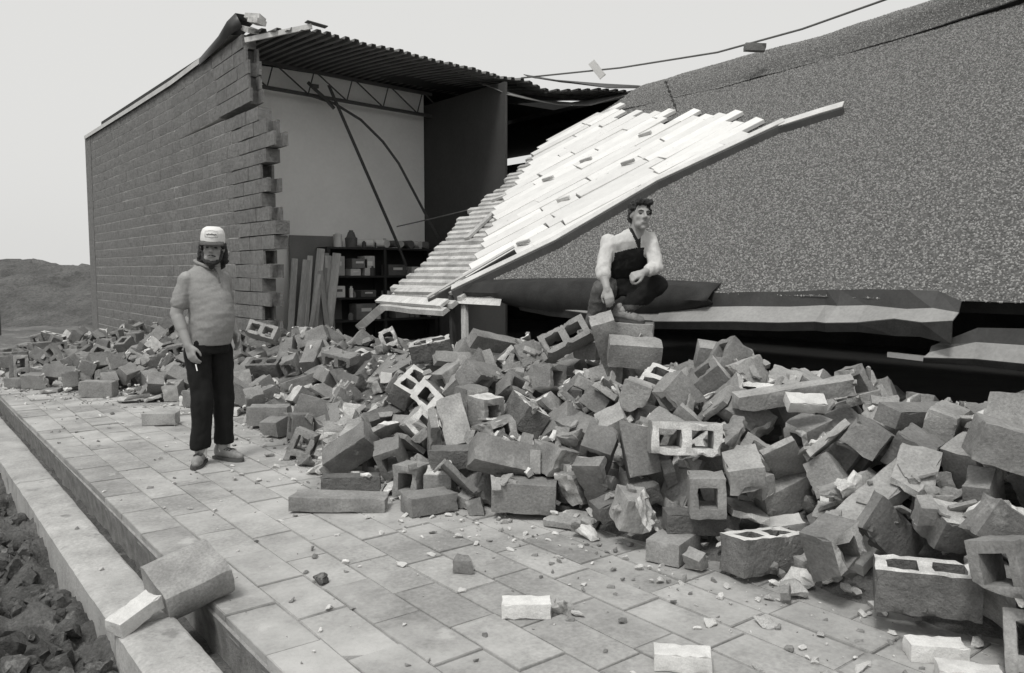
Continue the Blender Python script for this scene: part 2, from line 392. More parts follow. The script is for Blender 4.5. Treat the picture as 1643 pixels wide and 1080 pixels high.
wallthing('end_wall', (5.6, -4.7, 0), (16, -4.52, 4.9), 'innerdark', 'dark end wall beyond the fallen roof')

# ------------------------------------------------------------------ roof that still stands: fluted deck, sagging front
def deck_z(u, v):
    front = lerp_tab([(4.3, 4.86), (4.95, 4.88), (6.46, 4.82), (8.36, 4.72), (8.9, 4.74), (9.35, 4.60), (10.0, 4.62), (10.9, 4.63)], u)
    t = max(0, min(1, (13.4 - v) / 2.4)); return 4.99 + (front - 4.99) * t ** 1.3 + .012 * fbm((u, v, 0), 1.5, 2) * t
def deck_front(u):
    return lerp_tab([(4.4, 11.62), (4.95, 11.0), (8.3, 11.0), (8.45, 11.12), (8.8, 11.05), (9.4, 10.85), (10.0, 10.4), (10.8, 10.1)], u)
roof = empty('standing_roof', (7.5, 16, 0), 'sagging fluted metal roof deck jutting out over the broken wall', 'roof')
def rp(p): return Vector(p) - Vector(roof.location)
PITCH = .15; rnd = random.Random(3)
flutes = int((10.8 - 4.45) / PITCH)
SHEET = 10
bm = None
for i in range(flutes):
    if i % SHEET == 0: bm = bmesh.new(); jz = rnd.uniform(-.006, .006)
    u0 = 4.45 + i * PITCH
    prof = [(0, 0), (.045, 0), (.06, .045), (.125, .045), (.14, 0), (PITCH, 0)]
    vf = deck_front(u0 + .07) + rnd.uniform(-.03, .03)
    ys = [vf + (13.6 - vf) * t for t in (0, .08, .2, .35, .5, .65, .8, 1)]
    rings = [[bm.verts.new(rp((u0 + a, y, deck_z(u0 + a, y) + b + jz))) for a, b in prof] for y in ys]
    for a, b in zip(rings, rings[1:]):
        for k in range(5): bm.faces.new((a[k], a[k + 1], b[k + 1], b[k]))
    if i % SHEET == SHEET - 1 or i == flutes - 1:
        bmesh.ops.remove_doubles(bm, verts=bm.verts[:], dist=.0005)
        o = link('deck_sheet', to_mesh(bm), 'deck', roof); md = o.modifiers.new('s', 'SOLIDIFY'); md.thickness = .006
# roof build-up above the deck and the roof further back
bm = bmesh.new(); box(bm, rp((10.3, 18.1, 5.12)), (11.3, 8.7, .16)); link('roof_slab', to_mesh(bm), 'black', roof)
bm = bmesh.new(); box(bm, rp((13.6, 4.4, 4.55)), (4.3, 18.3, .12)); link('roof_slab', to_mesh(bm), 'black', roof)
bm = bmesh.new(); box(bm, rp((13.3, 11.7, 4.65)), (5.0, 4.4, .08)); link('roof_slab', to_mesh(bm), 'black', roof)
bm = bmesh.new()      # built-up roofing over the front bay, torn back from the deck edge
us = frange(4.6, 10.7, .3); lo = []; hi = []
for u in us:
    vf = deck_front(u) + .5 + .1 * fbm((u, 0, 0), 2, 2)
    lo.append([bm.verts.new(rp((u, v, deck_z(u, v) + .06))) for v in (vf, vf + .9, 13.7)])
for a, b in zip(lo, lo[1:]):
    for k in range(2): bm.faces.new((a[k], a[k + 1], b[k + 1], b[k]))
o = link('roofing_felt', to_mesh(bm, sharp=40), 'black', roof); o.modifiers.new('s', 'SOLIDIFY').thickness = -.05
# pale edge angle along the torn left corner, with a dark tip
bm = bmesh.new(); bar(bm, rp((4.36, 11.74, 4.80)), rp((5.02, 10.94, 4.93)), .03, .07); link('edge_angle', to_mesh(bm), 'coping', roof)
bm = bmesh.new(); bar(bm, rp((4.95, 10.97, 4.99)), rp((5.25, 10.95, 4.96)), .12, .012); link('torn_tip', to_mesh(bm), 'flash_dark', roof)
# torn lip curling down where the standing roof meets the fallen part
def flap(name, P, Q, mat, parent, off, th=.01, sub=6, wob=.03):
    bm = bmesh.new(); n = len(P); rows = []
    for j in range(sub + 1):
        t = j / sub
        rows.append([bm.verts.new(Vector(a) * (1 - t) + Vector(b) * t - Vector(off) + Vector((0, 0, wob * fbm((i * .9 + Vector(a).x, t * 3, 4), 1.0, 2)))) for i, (a, b) in enumerate(zip(P, Q))])
    for a, b in zip(rows, rows[1:]):
        for k in range(n - 1): bm.faces.new((a[k], a[k + 1], b[k + 1], b[k]))
    o = link(name, to_mesh(bm, sharp=35), mat, parent); o.modifiers.new('s', 'SOLIDIFY').thickness = th; return o
flap('torn_deck', [(8.3, 11.5, 4.72), (8.8, 11.4, 4.60), (9.3, 11.2, 4.5), (9.9, 10.9, 4.48), (10.6, 10.3, 4.6)],
     [(8.5, 10.95, 4.44), (9.0, 10.9, 4.42), (9.5, 10.75, 4.36), (10.0, 10.5, 4.38), (10.7, 10.1, 4.62)], 'deck', roof, roof.location, .012)
flap('torn_deck', [(8.9, 11.0, 4.84), (9.5, 10.9, 4.80), (10.2, 10.5, 4.78), (10.85, 10.15, 4.78)],
     [(8.9, 10.7, 4.72), (9.5, 10.5, 4.70), (10.2, 10.25, 4.66), (10.9, 10.05, 4.72)], 'flash_dark', roof, roof.location, .012)

# open-web steel joist in front of the partition
joist = empty('steel_joist', (6.5, 13.2, 0), 'black open-web steel joist under the sagging deck', 'joist')
def jp(p): return Vector(p) - Vector(joist.location)
jz0 = lambda u: 4.53 - (u - 4.6) * .03
for nm, dz, w in (('bottom_chord', 0, .055), ('top_chord', .40, .055)):
    bm = bmesh.new(); bar(bm, jp((4.56, 13.2, jz0(4.56) + dz)), jp((8.45, 13.2, jz0(8.45) + dz)), .05, w); link(nm, to_mesh(bm), 'steel', joist)
u = 4.7; k = 0
while u < 8.3:
    bm = bmesh.new()
    tube(bm, [jp((u, 13.2, jz0(u) + .39)), jp((u + .55, 13.2, jz0(u + .5) + .01))], .013, 6); link('web_rod', to_mesh(bm), 'steel', joist)
    if u + .70 < 8.45:
        bm = bmesh.new(); tube(bm, [jp((u + .55, 13.2, jz0(u + .5) + .01)), jp((u + .66, 13.2, jz0(u + .75) + .39))], .011, 6); link('web_rod', to_mesh(bm), 'steel', joist)
    u += .72

# conduit, pipe and wire hanging in the opening
bm = bmesh.new(); tube(bm, [(6.18, 12.85, 4.62), (6.33, 12.84, 4.3), (7.45, 12.8, 1.98), (7.62, 12.8, 1.6)], .028, 8)
tag(link('straight_pipe', to_mesh(bm, sharp=40), 'steel'), 'straight dark pipe leaning from the joist down to the shelf', 'pipe')
bm = bmesh.new(); tube(bm, [(5.95, 13.12, 4.47), (6.35, 13.0, 4.36), (6.8, 12.9, 4.12), (7.2, 12.85, 3.78), (7.5, 12.82, 3.42), (7.72, 12.8, 3.05), (8.1, 12.8, 2.45), (8.5, 12.8, 1.85), (8.6, 12.8, 1.2)], .024, 8)
tag(link('bent_conduit', to_mesh(bm, sharp=40), 'steel'), 'bent conduit curving from the joist down past the cross wall', 'pipe')
bm = bmesh.new(); tube(bm, [(7.2, 12.4, 2.27), (7.7, 11.9, 2.42), (8.3, 11.2, 2.62), (8.7, 10.6, 2.9)], .011, 6)
tag(link('loose_wire', to_mesh(bm), 'cable'), 'thin loose wire rising towards the fluted deck ribs', 'wire')
bm = bmesh.new(); tube(bm, [(5.9, 13.05, 4.66), (6.0, 13.0, 4.55), (6.15, 12.95, 4.42), (6.3, 12.9, 4.25)], .03, 8); box(bm, (6.0, 13.0, 4.6), (.12, .06, .06))
tag(link('pipe_bracket', to_mesh(bm), 'steel'), 'short dark bracket clamped on the joist chord', 'bracket')

# ------------------------------------------------------------------ fallen roof: one tilted plane hinged along X=10.6, eave down on the rubble
SL = .644; NV = Vector((-SL, 0, 1)).normalized()
def fr(u, v, off=0): return Vector((u, v, 1.3 + SL * (u - 5.4))) + NV * off
fallen = empty('fallen_roof', (5.4, 4, 1.3), 'collapsed gravel-covered roof slab sloping down onto the rubble', 'roof')
def fp(u, v, off=0): return fr(u, v, off) - Vector(fallen.location)
LEFT = [(5.04, 9.15), (5.58, 9.41), (6.11, 9.62), (6.93, 10.04), (7.74, 10.19), (8.88, 10.64), (9.32, 10.51), (9.82, 9.95), (10.84, 10.13)]
BND = [(5.3, 7.6), (6.15, 6.95), (7.2, 6.45), (8.17, 5.75), (8.6, 6.5), (8.93, 7.5), (9.38, 8.9), (9.75, 9.95), (10.2, 9.95), (10.95, 10.12)]
WLEFT = [(5.2, 7.45), (5.65, 7.93), (7.0, 9.14), (7.83, 9.68), (8.83, 10.42), (9.3, 10.5)]
bm = bmesh.new(); us = frange(5.5, 10.7, .25); top = []; bot = []
for u in us:
    l = lerp_tab(LEFT, u) - .25
    top.append([bm.verts.new(fp(u, v, -.055)) for v in (l, 2, -4.5)]); bot.append([bm.verts.new(fp(u, v, -.16)) for v in (l, 2, -4.5)])
for i in range(len(us) - 1):
    for k in range(2):
        bm.faces.new((top[i][k], top[i][k + 1], top[i + 1][k + 1], top[i + 1][k])); bm.faces.new((bot[i][k], bot[i + 1][k], bot[i + 1][k + 1], bot[i][k + 1]))
    for k in (0, 2): bm.faces.new((top[i][k], bot[i][k], bot[i + 1][k], top[i + 1][k]))
for i in (0, len(us) - 1):
    for k in range(2): bm.faces.new((top[i][k], top[i][k + 1], bot[i][k + 1], bot[i][k]))
bmesh.ops.recalc_face_normals(bm, faces=bm.faces[:])
link('deck_slab', to_mesh(bm), 'black', fallen)
def fold_u(v): return lerp_tab([(1, 10.75), (3.85, 10.40), (5.46, 10.1), (7.56, 9.83), (10.1, 9.8)], v)
def up_off(v): return lerp_tab([(0, .42), (2, .33), (4.3, .2), (6.6, .05), (8.5, .02), (10.1, -.04)], v)
def gravel_sheet(name, vmin, vmax_f, u0, u1, off_f, th, st=.16):
    vs = []; fs = []; us = frange(u0, u1, st); m = 70
    for u in us:
        vm = vmax_f(u)
        for j in range(m + 1):
            v = vmin + (vm - vmin) * j / m; vs.append(fp(u, v, off_f(u, v) + .014 * fbm((u, v, 0), 1.1, 3)))
    w = m + 1
    for i in range(len(us) - 1):
        for j in range(m): fs.append((i * w + j, (i + 1) * w + j, (i + 1) * w + j + 1, i * w + j + 1))
    me = bpy.data.meshes.new(name); me.from_pydata(vs, [], fs); me.polygons.foreach_set('use_smooth', [True] * len(fs))
    o = link(name, me, 'gravelbed', fallen); return o
# pebbles: thousands nobody could count, scattered over the bed with geometry nodes
def pebbles(o, dens, seed, r0=.005, r1=.0115):
    g = bpy.data.node_groups.new('pebbles', 'GeometryNodeTree')
    g.interface.new_socket('Geometry', in_out='INPUT', socket_type='NodeSocketGeometry'); g.interface.new_socket('Geometry', in_out='OUTPUT', socket_type='NodeSocketGeometry')
    n = g.nodes; l = g.links; gi = n.new('NodeGroupInput'); go = n.new('NodeGroupOutput')
    d = n.new('GeometryNodeDistributePointsOnFaces'); d.inputs['Density'].default_value = dens; d.inputs['Seed'].default_value = seed
    ic = n.new('GeometryNodeMeshIcoSphere'); ic.inputs['Radius'].default_value = 1; ic.inputs['Subdivisions'].default_value = 1
    sm = n.new('GeometryNodeSetMaterial'); sm.inputs['Material'].default_value = MT['pebble']
    ins = n.new('GeometryNodeInstanceOnPoints'); rr = n.new('FunctionNodeRandomValue'); rr.data_type = 'FLOAT_VECTOR'
    rr.inputs[0].default_value = (0, 0, 0); rr.inputs[1].default_value = (6.28, 6.28, 6.28)
    rs = n.new('FunctionNodeRandomValue'); rs.data_type = 'FLOAT_VECTOR'; rs.inputs[0].default_value = (r0, r0, r0 * .7); rs.inputs[1].default_value = (r1, r1, r1 * .8)
    j = n.new('GeometryNodeJoinGeometry')
    l.new(gi.outputs[0], d.inputs['Mesh']); l.new(d.outputs['Points'], ins.inputs['Points']); l.new(ic.outputs['Mesh'], sm.inputs['Geometry'])
    l.new(sm.outputs[0], ins.inputs['Instance']); l.new(rr.outputs[0], ins.inputs['Rotation']); l.new(rs.outputs[0], ins.inputs['Scale'])
    l.new(gi.outputs[0], j.inputs[0]); l.new(ins.outputs[0], j.inputs[0]); l.new(j.outputs[0], go.inputs[0])
    md = o.modifiers.new('pebbles', 'NODES'); md.node_group = g
g1 = gravel_sheet('gravel', -.6, lambda u: lerp_tab(BND, u) + .12, 5.42, 10.5, lambda u, v: .0 - max(0, u - fold_u(v) - .05) * .25, 0)
pebbles(g1, 3300, 1); tag(g1, kind='stuff')
g2 = gravel_sheet('gravel', -4.5, lambda u: -.6, 5.42, 10.5, lambda u, v: -.01, 0); pebbles(g2, 300, 2); tag(g2, kind='stuff')
# upper strip beyond the fold, lifted where the roofing has cracked open
vs = []; fs = []; ys = frange(-4.5, 10.1, .12); m = 8
for y in ys:
    fu = fold_u(y) + .03 * fbm((0, y, 2), 1.5, 3); uo = up_off(y)
    for j in range(m + 1):
        u = fu + (10.86 - fu) * j / m; 
        ck = lerp_tab([(0, .26), (2, .19), (3.4, .11), (4.4, .035), (5.5, .012), (10, .012)], y); tt = min(1, j / m * 2.2); tt = tt * tt * (3 - 2 * tt)
        vs.append(fp(u, y, ck + (uo + .03 - ck) * tt + .012 * fbm((u, y, 0), 1.6, 3) - .12 * max(0, (j / m - .75))))
w = m + 1
for i in range(len(ys) - 1):
    for j in range(m): fs.append((i * w + j, i * w + j + 1, (i + 1) * w + j + 1, (i + 1) * w + j))
me = bpy.data.meshes.new('gravel'); me.from_pydata(vs, [], fs); me.polygons.foreach_set('use_smooth', [True] * len(fs))
g3 = link('gravel', me, 'gravelbed', fallen); pebbles(g3, 3000, 3); tag(g3, kind='stuff')
# bitumen edge under that lip
bm = bmesh.new(); prev = None
for y in ys:
    fu = fold_u(y) + .03 * fbm((0, y, 2), 1.5, 3); uo = up_off(y)
    cur = [bm.verts.new(fp(fu + .02, y, lerp_tab([(0, .24), (2, .17), (3.4, .09), (4.4, .015), (5.5, -.01), (10, -.01)], y))), bm.verts.new(fp(fu + .06, y, -.05)), bm.verts.new(fp(10.84, y, min(uo, .0) - .06))]
    if prev:
        bm.faces.new((prev[0], cur[0], cur[1], prev[1])); bm.faces.new((prev[0], prev[2], cur[2], cur[0]))
    prev = cur
link('bitumen_edge', to_mesh(bm), 'black', fallen)

# fluted deck laid bare along the broken side: every rib a piece
rnd = random.Random(8); k = 0; u = 5.06
while u < 9.75:
    l = lerp_tab(LEFT, u) + rnd.uniform(-.12, .1); rgt = lerp_tab(WLEFT, u) - .45 if u > 5.5 else 7.62
    if u > 9.1: rgt = 9.3
    bm = bmesh.new(); prof = [(-.065, -.05), (-.048, .005), (.012, .005), (.03, -.05)]
    wv = rnd.uniform(-.01, .012); ends = []
    for v in (l, l - .25, (l + rgt) / 2, rgt):
        ends.append([bm.verts.new(fp(u + a + wv * math.sin(v * 3), v, b + wv * .6 * math.cos(v * 5))) for a, b in prof])
    for a, b in zip(ends, ends[1:]):
        for q in range(4): bm.faces.new((a[q], a[(q + 1) % 4], b[(q + 1) % 4], b[q]))
    bm.faces.new(ends[0]); bm.faces.new(ends[-1][::-1]); bmesh.ops.recalc_face_normals(bm, faces=bm.faces[:])
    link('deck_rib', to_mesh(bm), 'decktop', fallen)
    u += .118; k += 1
bm = bmesh.new(); us = frange(5.2, 9.6, .2); prev = None
for u in us:
    cur = [bm.verts.new(fp(u, lerp_tab(LEFT, u) - .12 + .06 * fbm((u, 1, 1), 3, 2), -.046)), bm.verts.new(fp(u, min(lerp_tab(WLEFT, u), lerp_tab(LEFT, u)) - .6, -.046))]
    if prev: bm.faces.new((prev[0], prev[1], cur[1], cur[0]))
    prev = cur
bmesh.ops.recalc_face_normals(bm, faces=bm.faces[:])
link('deck_pan', to_mesh(bm), 'decktop', fallen)
# stray pale laths on the ribs
for (a, b, w_) in (((6.35, 9.05), (7.0, 9.25), .09), ((5.12, 9.25), (5.1, 7.7), .14), ((5.28, 9.1), (5.3, 7.8), .08), ((7.3, 9.75), (7.5, 9.3), .06)):
    bm = bmesh.new(); bar(bm, fp(a[0], a[1], .03), fp(b[0], b[1], .03), w_, .035, up=NV); link('lath', to_mesh(bm), 'woodl', fallen)
# white insulation boards, ragged ends, running with the coping rail
E1 = Vector((2.7, -1.83)).normalized(); E2 = Vector((-E1.y, E1.x)); O2 = Vector((5.33, 7.5))
POLY = [Vector(p) for p in [(5.33, 7.46), (5.65, 7.93), (6.4, 8.55), (7.0, 9.14), (7.83, 9.68), (8.83, 10.42), (9.32, 10.5), (9.75, 10.27), (9.81, 9.67), (9.4, 9.1), (9.37, 8.14), (8.96, 7.67), (8.92, 6.69), (8.62, 6.42), (8.17, 5.7), (7.29, 6.46), (6.39, 7.2)]]
def span(e2):
    xs = []
    P = [((p - O2).dot(E1), (p - O2).dot(E2)) for p in POLY]
    for (a, b), (c, d) in zip(P, P[1:] + P[:1]):
        if (b - e2) * (d - e2) < 0: xs.append(a + (c - a) * (e2 - b) / (d - b))
    return (min(xs), max(xs)) if len(xs) > 1 else None
rnd = random.Random(4); wd = .215; e = .14
while e < 4.6:
    sp = span(e + wd / 2)
    if sp:
        a, z = sp; a -= rnd.uniform(0, .12); z += rnd.uniform(-.15, .18); x = a; first = True
        while x < z - .12:
            L = rnd.uniform(.85, 1.4) if not first else rnd.uniform(.4, 1.3); x2 = min(z, x + L)
            if z - x2 < .2: x2 = z
            p = O2 + E1 * ((x + x2) / 2) + E2 * (e + wd / 2)
            q = fp(p.x, p.y, 0); d = (fr(p.x + E1.x, p.y + E1.y) - fr(p.x, p.y)).normalized(); s = NV.cross(d)
            rot = Matrix((d, s, NV)).transposed() @ Euler((rnd.gauss(0, .012), rnd.gauss(0, .006), rnd.gauss(0, .008))).to_matrix()
            Lr = (x2 - x) * (fr(p.x + E1.x, p.y + E1.y) - fr(p.x, p.y)).length
            bm = bevelled((0, 0, 0), (Lr - .012, wd * 1.1 - .008, .05), None, .004)
            for vv in bm.verts:
                if abs(vv.co.x) > Lr / 2 - .03: vv.co.x += .03 * fbm((vv.co.x + e * 7, vv.co.y * 4, x), 3, 2)
            o = link('insulation_board', to_mesh(bm), 'foam', fallen, q + NV * (.035 + rnd.uniform(-.006, .014))); o.rotation_euler = rot.to_euler()
            x = x2; first = False
    e += wd
# short brackets left standing on the boards
for (u, v) in ((7.6, 8.9), (8.0, 8.55), (8.5, 7.9), (7.0, 7.9), (7.75, 7.5), (6.1, 7.6)):
    bm = bmesh.new(); bar(bm, fp(u, v, .085), fp(u + .03, v - .2, .10), .035, .04, up=NV); link('clip', to_mesh(bm), 'decktop', fallen)

# coping rail lying diagonally over the gravel
rail = empty('coping_rail', fr(6.8, 6.5), 'long metal coping rail lying diagonally along the white boards', 'rail')
def lp(u, v, off): return fr(u, v, off) - Vector(rail.location)
PT = [(5.28, 7.78), (6.15, 6.98), (7.22, 6.43), (8.22, 5.42)]
def prism(P, prof):
    bm = bmesh.new(); rings = []
    for i, (u, v) in enumerate(P):
        a = Vector(P[max(i - 1, 0)]); b = Vector(P[min(i + 1, len(P) - 1)]); t = (b - a).normalized(); s = Vector((t.y, -t.x))
        rings.append([bm.verts.new(lp(u + s.x * x, v + s.y * x, z)) for x, z in prof])
    n = len(prof)
    for a, b in zip(rings, rings[1:]):
        for k in range(n): bm.faces.new((a[k], a[(k + 1) % n], b[(k + 1) % n], b[k]))
    bm.faces.new(rings[0]); bm.faces.new(rings[-1][::-1]); bmesh.ops.recalc_face_normals(bm, faces=bm.faces[:]); return bm
link('top_strip', to_mesh(prism(PT, [(-.05, .10), (.03, .085), (.03, .095), (-.05, .112)])), 'coping', rail)
link('side_plate', to_mesh(prism(PT, [(-.02, .083), (.06, .08), (.085, -.03), (.03, -.04)])), 'flash_dark', rail)
P2 = [(8.18, 5.46), (8.33, 5.05), (8.40, 4.82)]
link('end_strip', to_mesh(prism(P2, [(-.05, .085), (.05, .07), (.05, .082), (-.05, .097)])), 'coping', rail)
link('end_plate', to_mesh(prism(P2, [(-.0, .068), (.07, .066), (.10, -.03), (.04, -.03)])), 'flash_dark', rail)
bm = bmesh.new(); bar(bm, lp(5.10, 8.02, .02), lp(5.9, 7.35, .10), .03, .10, up=NV); link('loose_trim', to_mesh(bm), 'flash_dark', rail)
bm = bmesh.new(); bar(bm, lp(5.14, 8.1, .075), lp(5.95, 7.42, .155), .07, .012, up=NV); link('trim_cap', to_mesh(bm), 'coping', rail)
# short chain of fasteners standing near the boards' top edge
bm = bmesh.new()
for i in range(6): box(bm, Vector(fr(9.25, 7.9, .12 + i * .07)), (.03, .03, .035), Euler((i, .3, i)).to_matrix())
tube(bm, [fr(9.25, 7.9, 0), fr(9.25, 7.9, .5)], .006, 5)
tag(link('fastener_rod', to_mesh(bm), 'steel'), 'thin knotted rod standing up from the white boards', 'rod')

# ------------------------------------------------------------------ eave flashing, membrane, props under the fallen edge
def sheet(name, rows, mats, label, cat, th=.006):
    """rows: list of profiles (same length); mats: material per strip; joined into one bent metal piece with one part per strip"""
    base = Vector(rows[len(rows) // 2][1]); t = empty(name, base, label, cat)
    n = len(rows[0])
    for k in range(n - 1):
        bm = bmesh.new(); A = [bm.verts.new(Vector(r[k]) - base) for r in rows]; B = [bm.verts.new(Vector(r[k + 1]) - base) for r in rows]
        for i in range(len(rows) - 1): bm.faces.new((A[i], A[i + 1], B[i + 1], B[i]))
        o = link(['upper_face', 'lower_face', 'drip_edge', 'hem'][k], to_mesh(bm), mats[k], t); o.modifiers.new('s', 'SOLIDIFY').thickness = th
    return t
def frow(v, du=0, dz=0, h1=.115, out=.15, h2=.115, h3=.06, dent=0):
    return [(5.42 + du, v, 1.315 + dz), (5.40 + du + dent * .4, v, 1.315 + dz - h1), (5.40 + du - out + dent, v, 1.315 + dz - h1 - h2), (5.42 + du - out + dent, v, 1.315 + dz - h1 - h2 - h3)]
rows = [frow(4.72, .0, -.02), frow(4.3), frow(3.9, 0, .02), frow(3.5, .01, .03, dent=.01), frow(3.22, .02, .05, dent=.03), frow(3.1, .0, .05, dent=-.02), frow(2.9, .02, .06, dent=.02), frow(2.62, .0, .06, .13, .15, .06, .11)]
rows += [[(5.42, 2.42, 1.37), (5.36, 2.43, 1.26), (5.25, 2.44, 1.17), (5.27, 2.46, 1.08)], [(5.33, 2.24, 1.31), (5.30, 2.24, 1.24), (5.24, 2.25, 1.19), (5.22, 2.24, 1.05)]]
sheet('eave_flashing', rows, ['flash_dark', 'flash_light', 'black'], 'long bent metal eave flashing with a crumpled end under the gravel', 'flashing')  # upright strip dark, sky-facing strip pale, underside black: shading put into the colours
rows = [frow(6.75, .1, -.08, .05, .10, .05, .05), frow(6.2, .08, -.07, .06, .12, .06, .08), frow(5.6, .05, -.06, .08, .15, .075), frow(5.0, .03, -.04, .09), frow(4.6, .02, -.03, .10)]
sheet('short_flashing', rows, ['flash_dark', 'flash_light', 'black'], 'shorter metal flashing behind the crouching man', 'flashing')
rows = [[(5.30, 2.40, 1.02), (5.28, 2.40, .98), (5.22, 2.41, .95), (5.24, 2.42, .92)], [(5.36, 2.15, 1.15), (5.35, 2.15, 1.06), (5.30, 2.14, .96), (5.32, 2.14, .92)], [(5.36, 1.6, 1.17), (5.35, 1.6, 1.06), (5.29, 1.58, .95), (5.31, 1.58, .9)], [(5.38, .4, 1.2), (5.37, .4, 1.09), (5.3, .4, .97), (5.32, .4, .92)]]
sheet('dropped_flashing', rows, ['flash_dark', 'flash_light', 'black'], 'dropped grey flashing hanging below the crumpled flashing end', 'flashing')
bm = bmesh.new(); vs_ = frange(4.2, 7.7, .12); prev = None
for v in vs_:
    t = (v - 4.2) / 3.5; h = .16 * math.sin(math.pi * min(1, t * 1.15)) ** .6 if t < .87 else .04
    cur = [bm.verts.new((5.36 + a + .02 * fbm((v, a, 1), 2, 2), v, 1.30 + b)) for a, b in ((.12, .10 + .2 * h), (.02, .04 + h * .35), (-.06, -.04), (-.03, -.04 - h), (.1, -.1 - h))]
    if prev:
        for k in range(4): bm.faces.new((prev[k], cur[k], cur[k + 1], prev[k + 1]))
    prev = cur
o = tag(link('roof_membrane', to_mesh(bm, sharp=60), 'black'), 'black roofing membrane rolled along the fallen gravel edge', 'membrane'); o.modifiers.new('s', 'SOLIDIFY').thickness = .012
bm = bmesh.new(); bar(bm, (5.22, 7.72, .55), (5.22, 7.78, 1.22), .05, .05, up=Vector((1, 0, 0)))
tag(link('black_prop', to_mesh(bm), 'steel'), 'short black post under the lower end of the coping rail', 'post')
bm = bmesh.new(); bar(bm, (5.12, 7.35, .5), (5.3, 7.62, 1.16), .09, .04, up=Vector((1, 0, 0)))
tag(link('wood_prop', to_mesh(bm), 'wood'), 'slanted brown timber prop beside the black post', 'timber')
bm = bmesh.new(); bar(bm, (5.45, 2.75, .93), (5.35, 2.35, .93), .03, .035)
tag(link('white_strip', to_mesh(bm), 'foam'), 'thin white strip in the dark gap below the flashing', 'strip')

# ------------------------------------------------------------------ cable with two chunks hung on it
bm = bmesh.new()
cpts = [(8.85, 11.0, 4.78), (9.5, 9.3, 4.72), (9.75, 7.6, 4.65), (9.85, 6.3, 4.70), (9.83, 5.0, 4.80), (9.8, 3.6, 5.02), (9.9, 2.0, 5.2), (10.3, .2, 5.25), (11, -1.5, 5.14)]
tube(bm, cpts, .014, 6); tag(link('cable', to_mesh(bm, sharp=60), 'cable'), 'sagging dark cable strung over the fallen gravel roof', 'cable')
def chunk_mesh(seed, s, rough=.35, sub=3, boxy=False):
    bm = bmesh.new()
    if boxy:
        box(bm, (0, 0, 0), s); bmesh.ops.subdivide_edges(bm, edges=bm.edges[:], cuts=4, use_grid_fill=True)
        o3 = Vector((seed * 3.1, seed, 0))
        for v in bm.verts:
            corner = sum(abs(abs(v.co[k]) - s[k] / 2) < .001 for k in range(3))
            n_ = fbm(v.co * 14 + o3, 1, 3); v.co -= v.co.normalized() * (max(0, n_ + .15) * rough * min(s) * (.5 if corner >= 2 else .14))
    else:
        rn = random.Random(seed)
        for i in range(14):
            d = Vector((rn.gauss(0, 1), rn.gauss(0, 1), rn.gauss(0, 1))).normalized(); k = rn.uniform(.7, 1.05)
            bm.verts.new((d.x * s[0] * k, d.y * s[1] * k, d.z * s[2] * k))
        r = bmesh.ops.convex_hull(bm, input=bm.verts[:])
        for v in [v for v in bm.verts if not v.link_faces]: bm.verts.remove(v)
        if sub > 1:
            bmesh.ops.subdivide_edges(bm, edges=bm.edges[:], cuts=2, use_grid_fill=True); o3 = Vector((seed * 1.7, 0, 0))
            for v in bm.verts: v.co += v.co.normalized() * fbm(v.co * (1 / max(s)) * 2 + o3, 1, 3) * rough * min(s)
    bmesh.ops.recalc_face_normals(bm, faces=bm.faces[:])
    return to_mesh(bm, sharp=35)
o = tag(link('hanging_board', chunk_mesh(3, (.30, .10, .12), .2, boxy=True), 'foam', None, (9.36, 9.68, 4.745)), 'pale foam chunk caught on the cable', 'chunk'); o.rotation_euler = (.2, .9, -.7)
o = tag(link('hanging_block', chunk_mesh(4, (.28, .14, .10), .25, boxy=True), 'block', None, (9.80, 7.0, 4.60)), 'dark brick-sized chunk hanging under the cable', 'chunk'); o.rotation_euler = (.05, .05, -.7)

# ------------------------------------------------------------------ things inside the open bay: panel, planks, shelving and its load
bm = bevelled((0, 0, 1.06), (.95, .02, 2.12)); o = tag(link('leaning_panel', to_mesh(bm), 'panel', None, (6.14, 13.36, 0)), 'flat grey panel leaning against the white partition', 'panel'); o.rotation_euler.x = -.03
rnd = random.Random(13)
PLK = [(5.20, 12.45, 1.72, .10, .06), (5.36, 12.5, 1.70, .12, .10), (5.50, 12.55, 1.76, .09, .07), (5.60, 12.5, 1.88, .13, .10), (5.74, 12.55, 1.80, .11, .09), (5.86, 12.5, 1.80, .14, .12), (5.92, 12.4, 1.5, .08, -.1), (5.45, 12.35, 1.45, .07, .16), (6.00, 12.55, 1.74, .10, -.02), (6.08, 12.6, 1.70, .09, -.05)]
for i, (u, v, L, w_, tl) in enumerate(PLK):
    bm = bevelled((0, 0, L / 2), (w_, .04, L), None, .004)
    o = link('plank', to_mesh(bm), 'wood', None, (u, v, .02)); o.rotation_euler = (-.2 + .02 * i, tl, -.5)
    tag(o, 'weathered timber plank standing upright in the stack beside the broken wall', 'plank', 'planks stacked beside the broken wall')
bm = bevelled((0, 0, .45), (.13, .04, 1.0), None, .004); o = tag(link('plank', to_mesh(bm), 'woodl', None, (6.05, 11.6, .62)), 'pale timber plank leaning askew in front of the shelving', 'plank'); o.rotation_euler = (.3, .85, -.5)
SX0, SX1, SY0, SY1 = 6.15, 8.40, 12.95, 13.38
shelf = empty('shelving_unit', ((SX0 + SX1) / 2, (SY0 + SY1) / 2, 0), 'black open shelving unit against the white partition', 'shelving')
def sp_(p): return Vector(p) - Vector(shelf.location)
for x in (SX0 + .03, 7.28, SX1 - .03):
    for y in (SY0 + .03, SY1 - .03):
        bm = bmesh.new(); box(bm, sp_((x, y, .96)), (.05, .05, 1.92)); link('post', to_mesh(bm), 'shelf', shelf)
SZ = (.18, .62, 1.02, 1.40, 1.90)
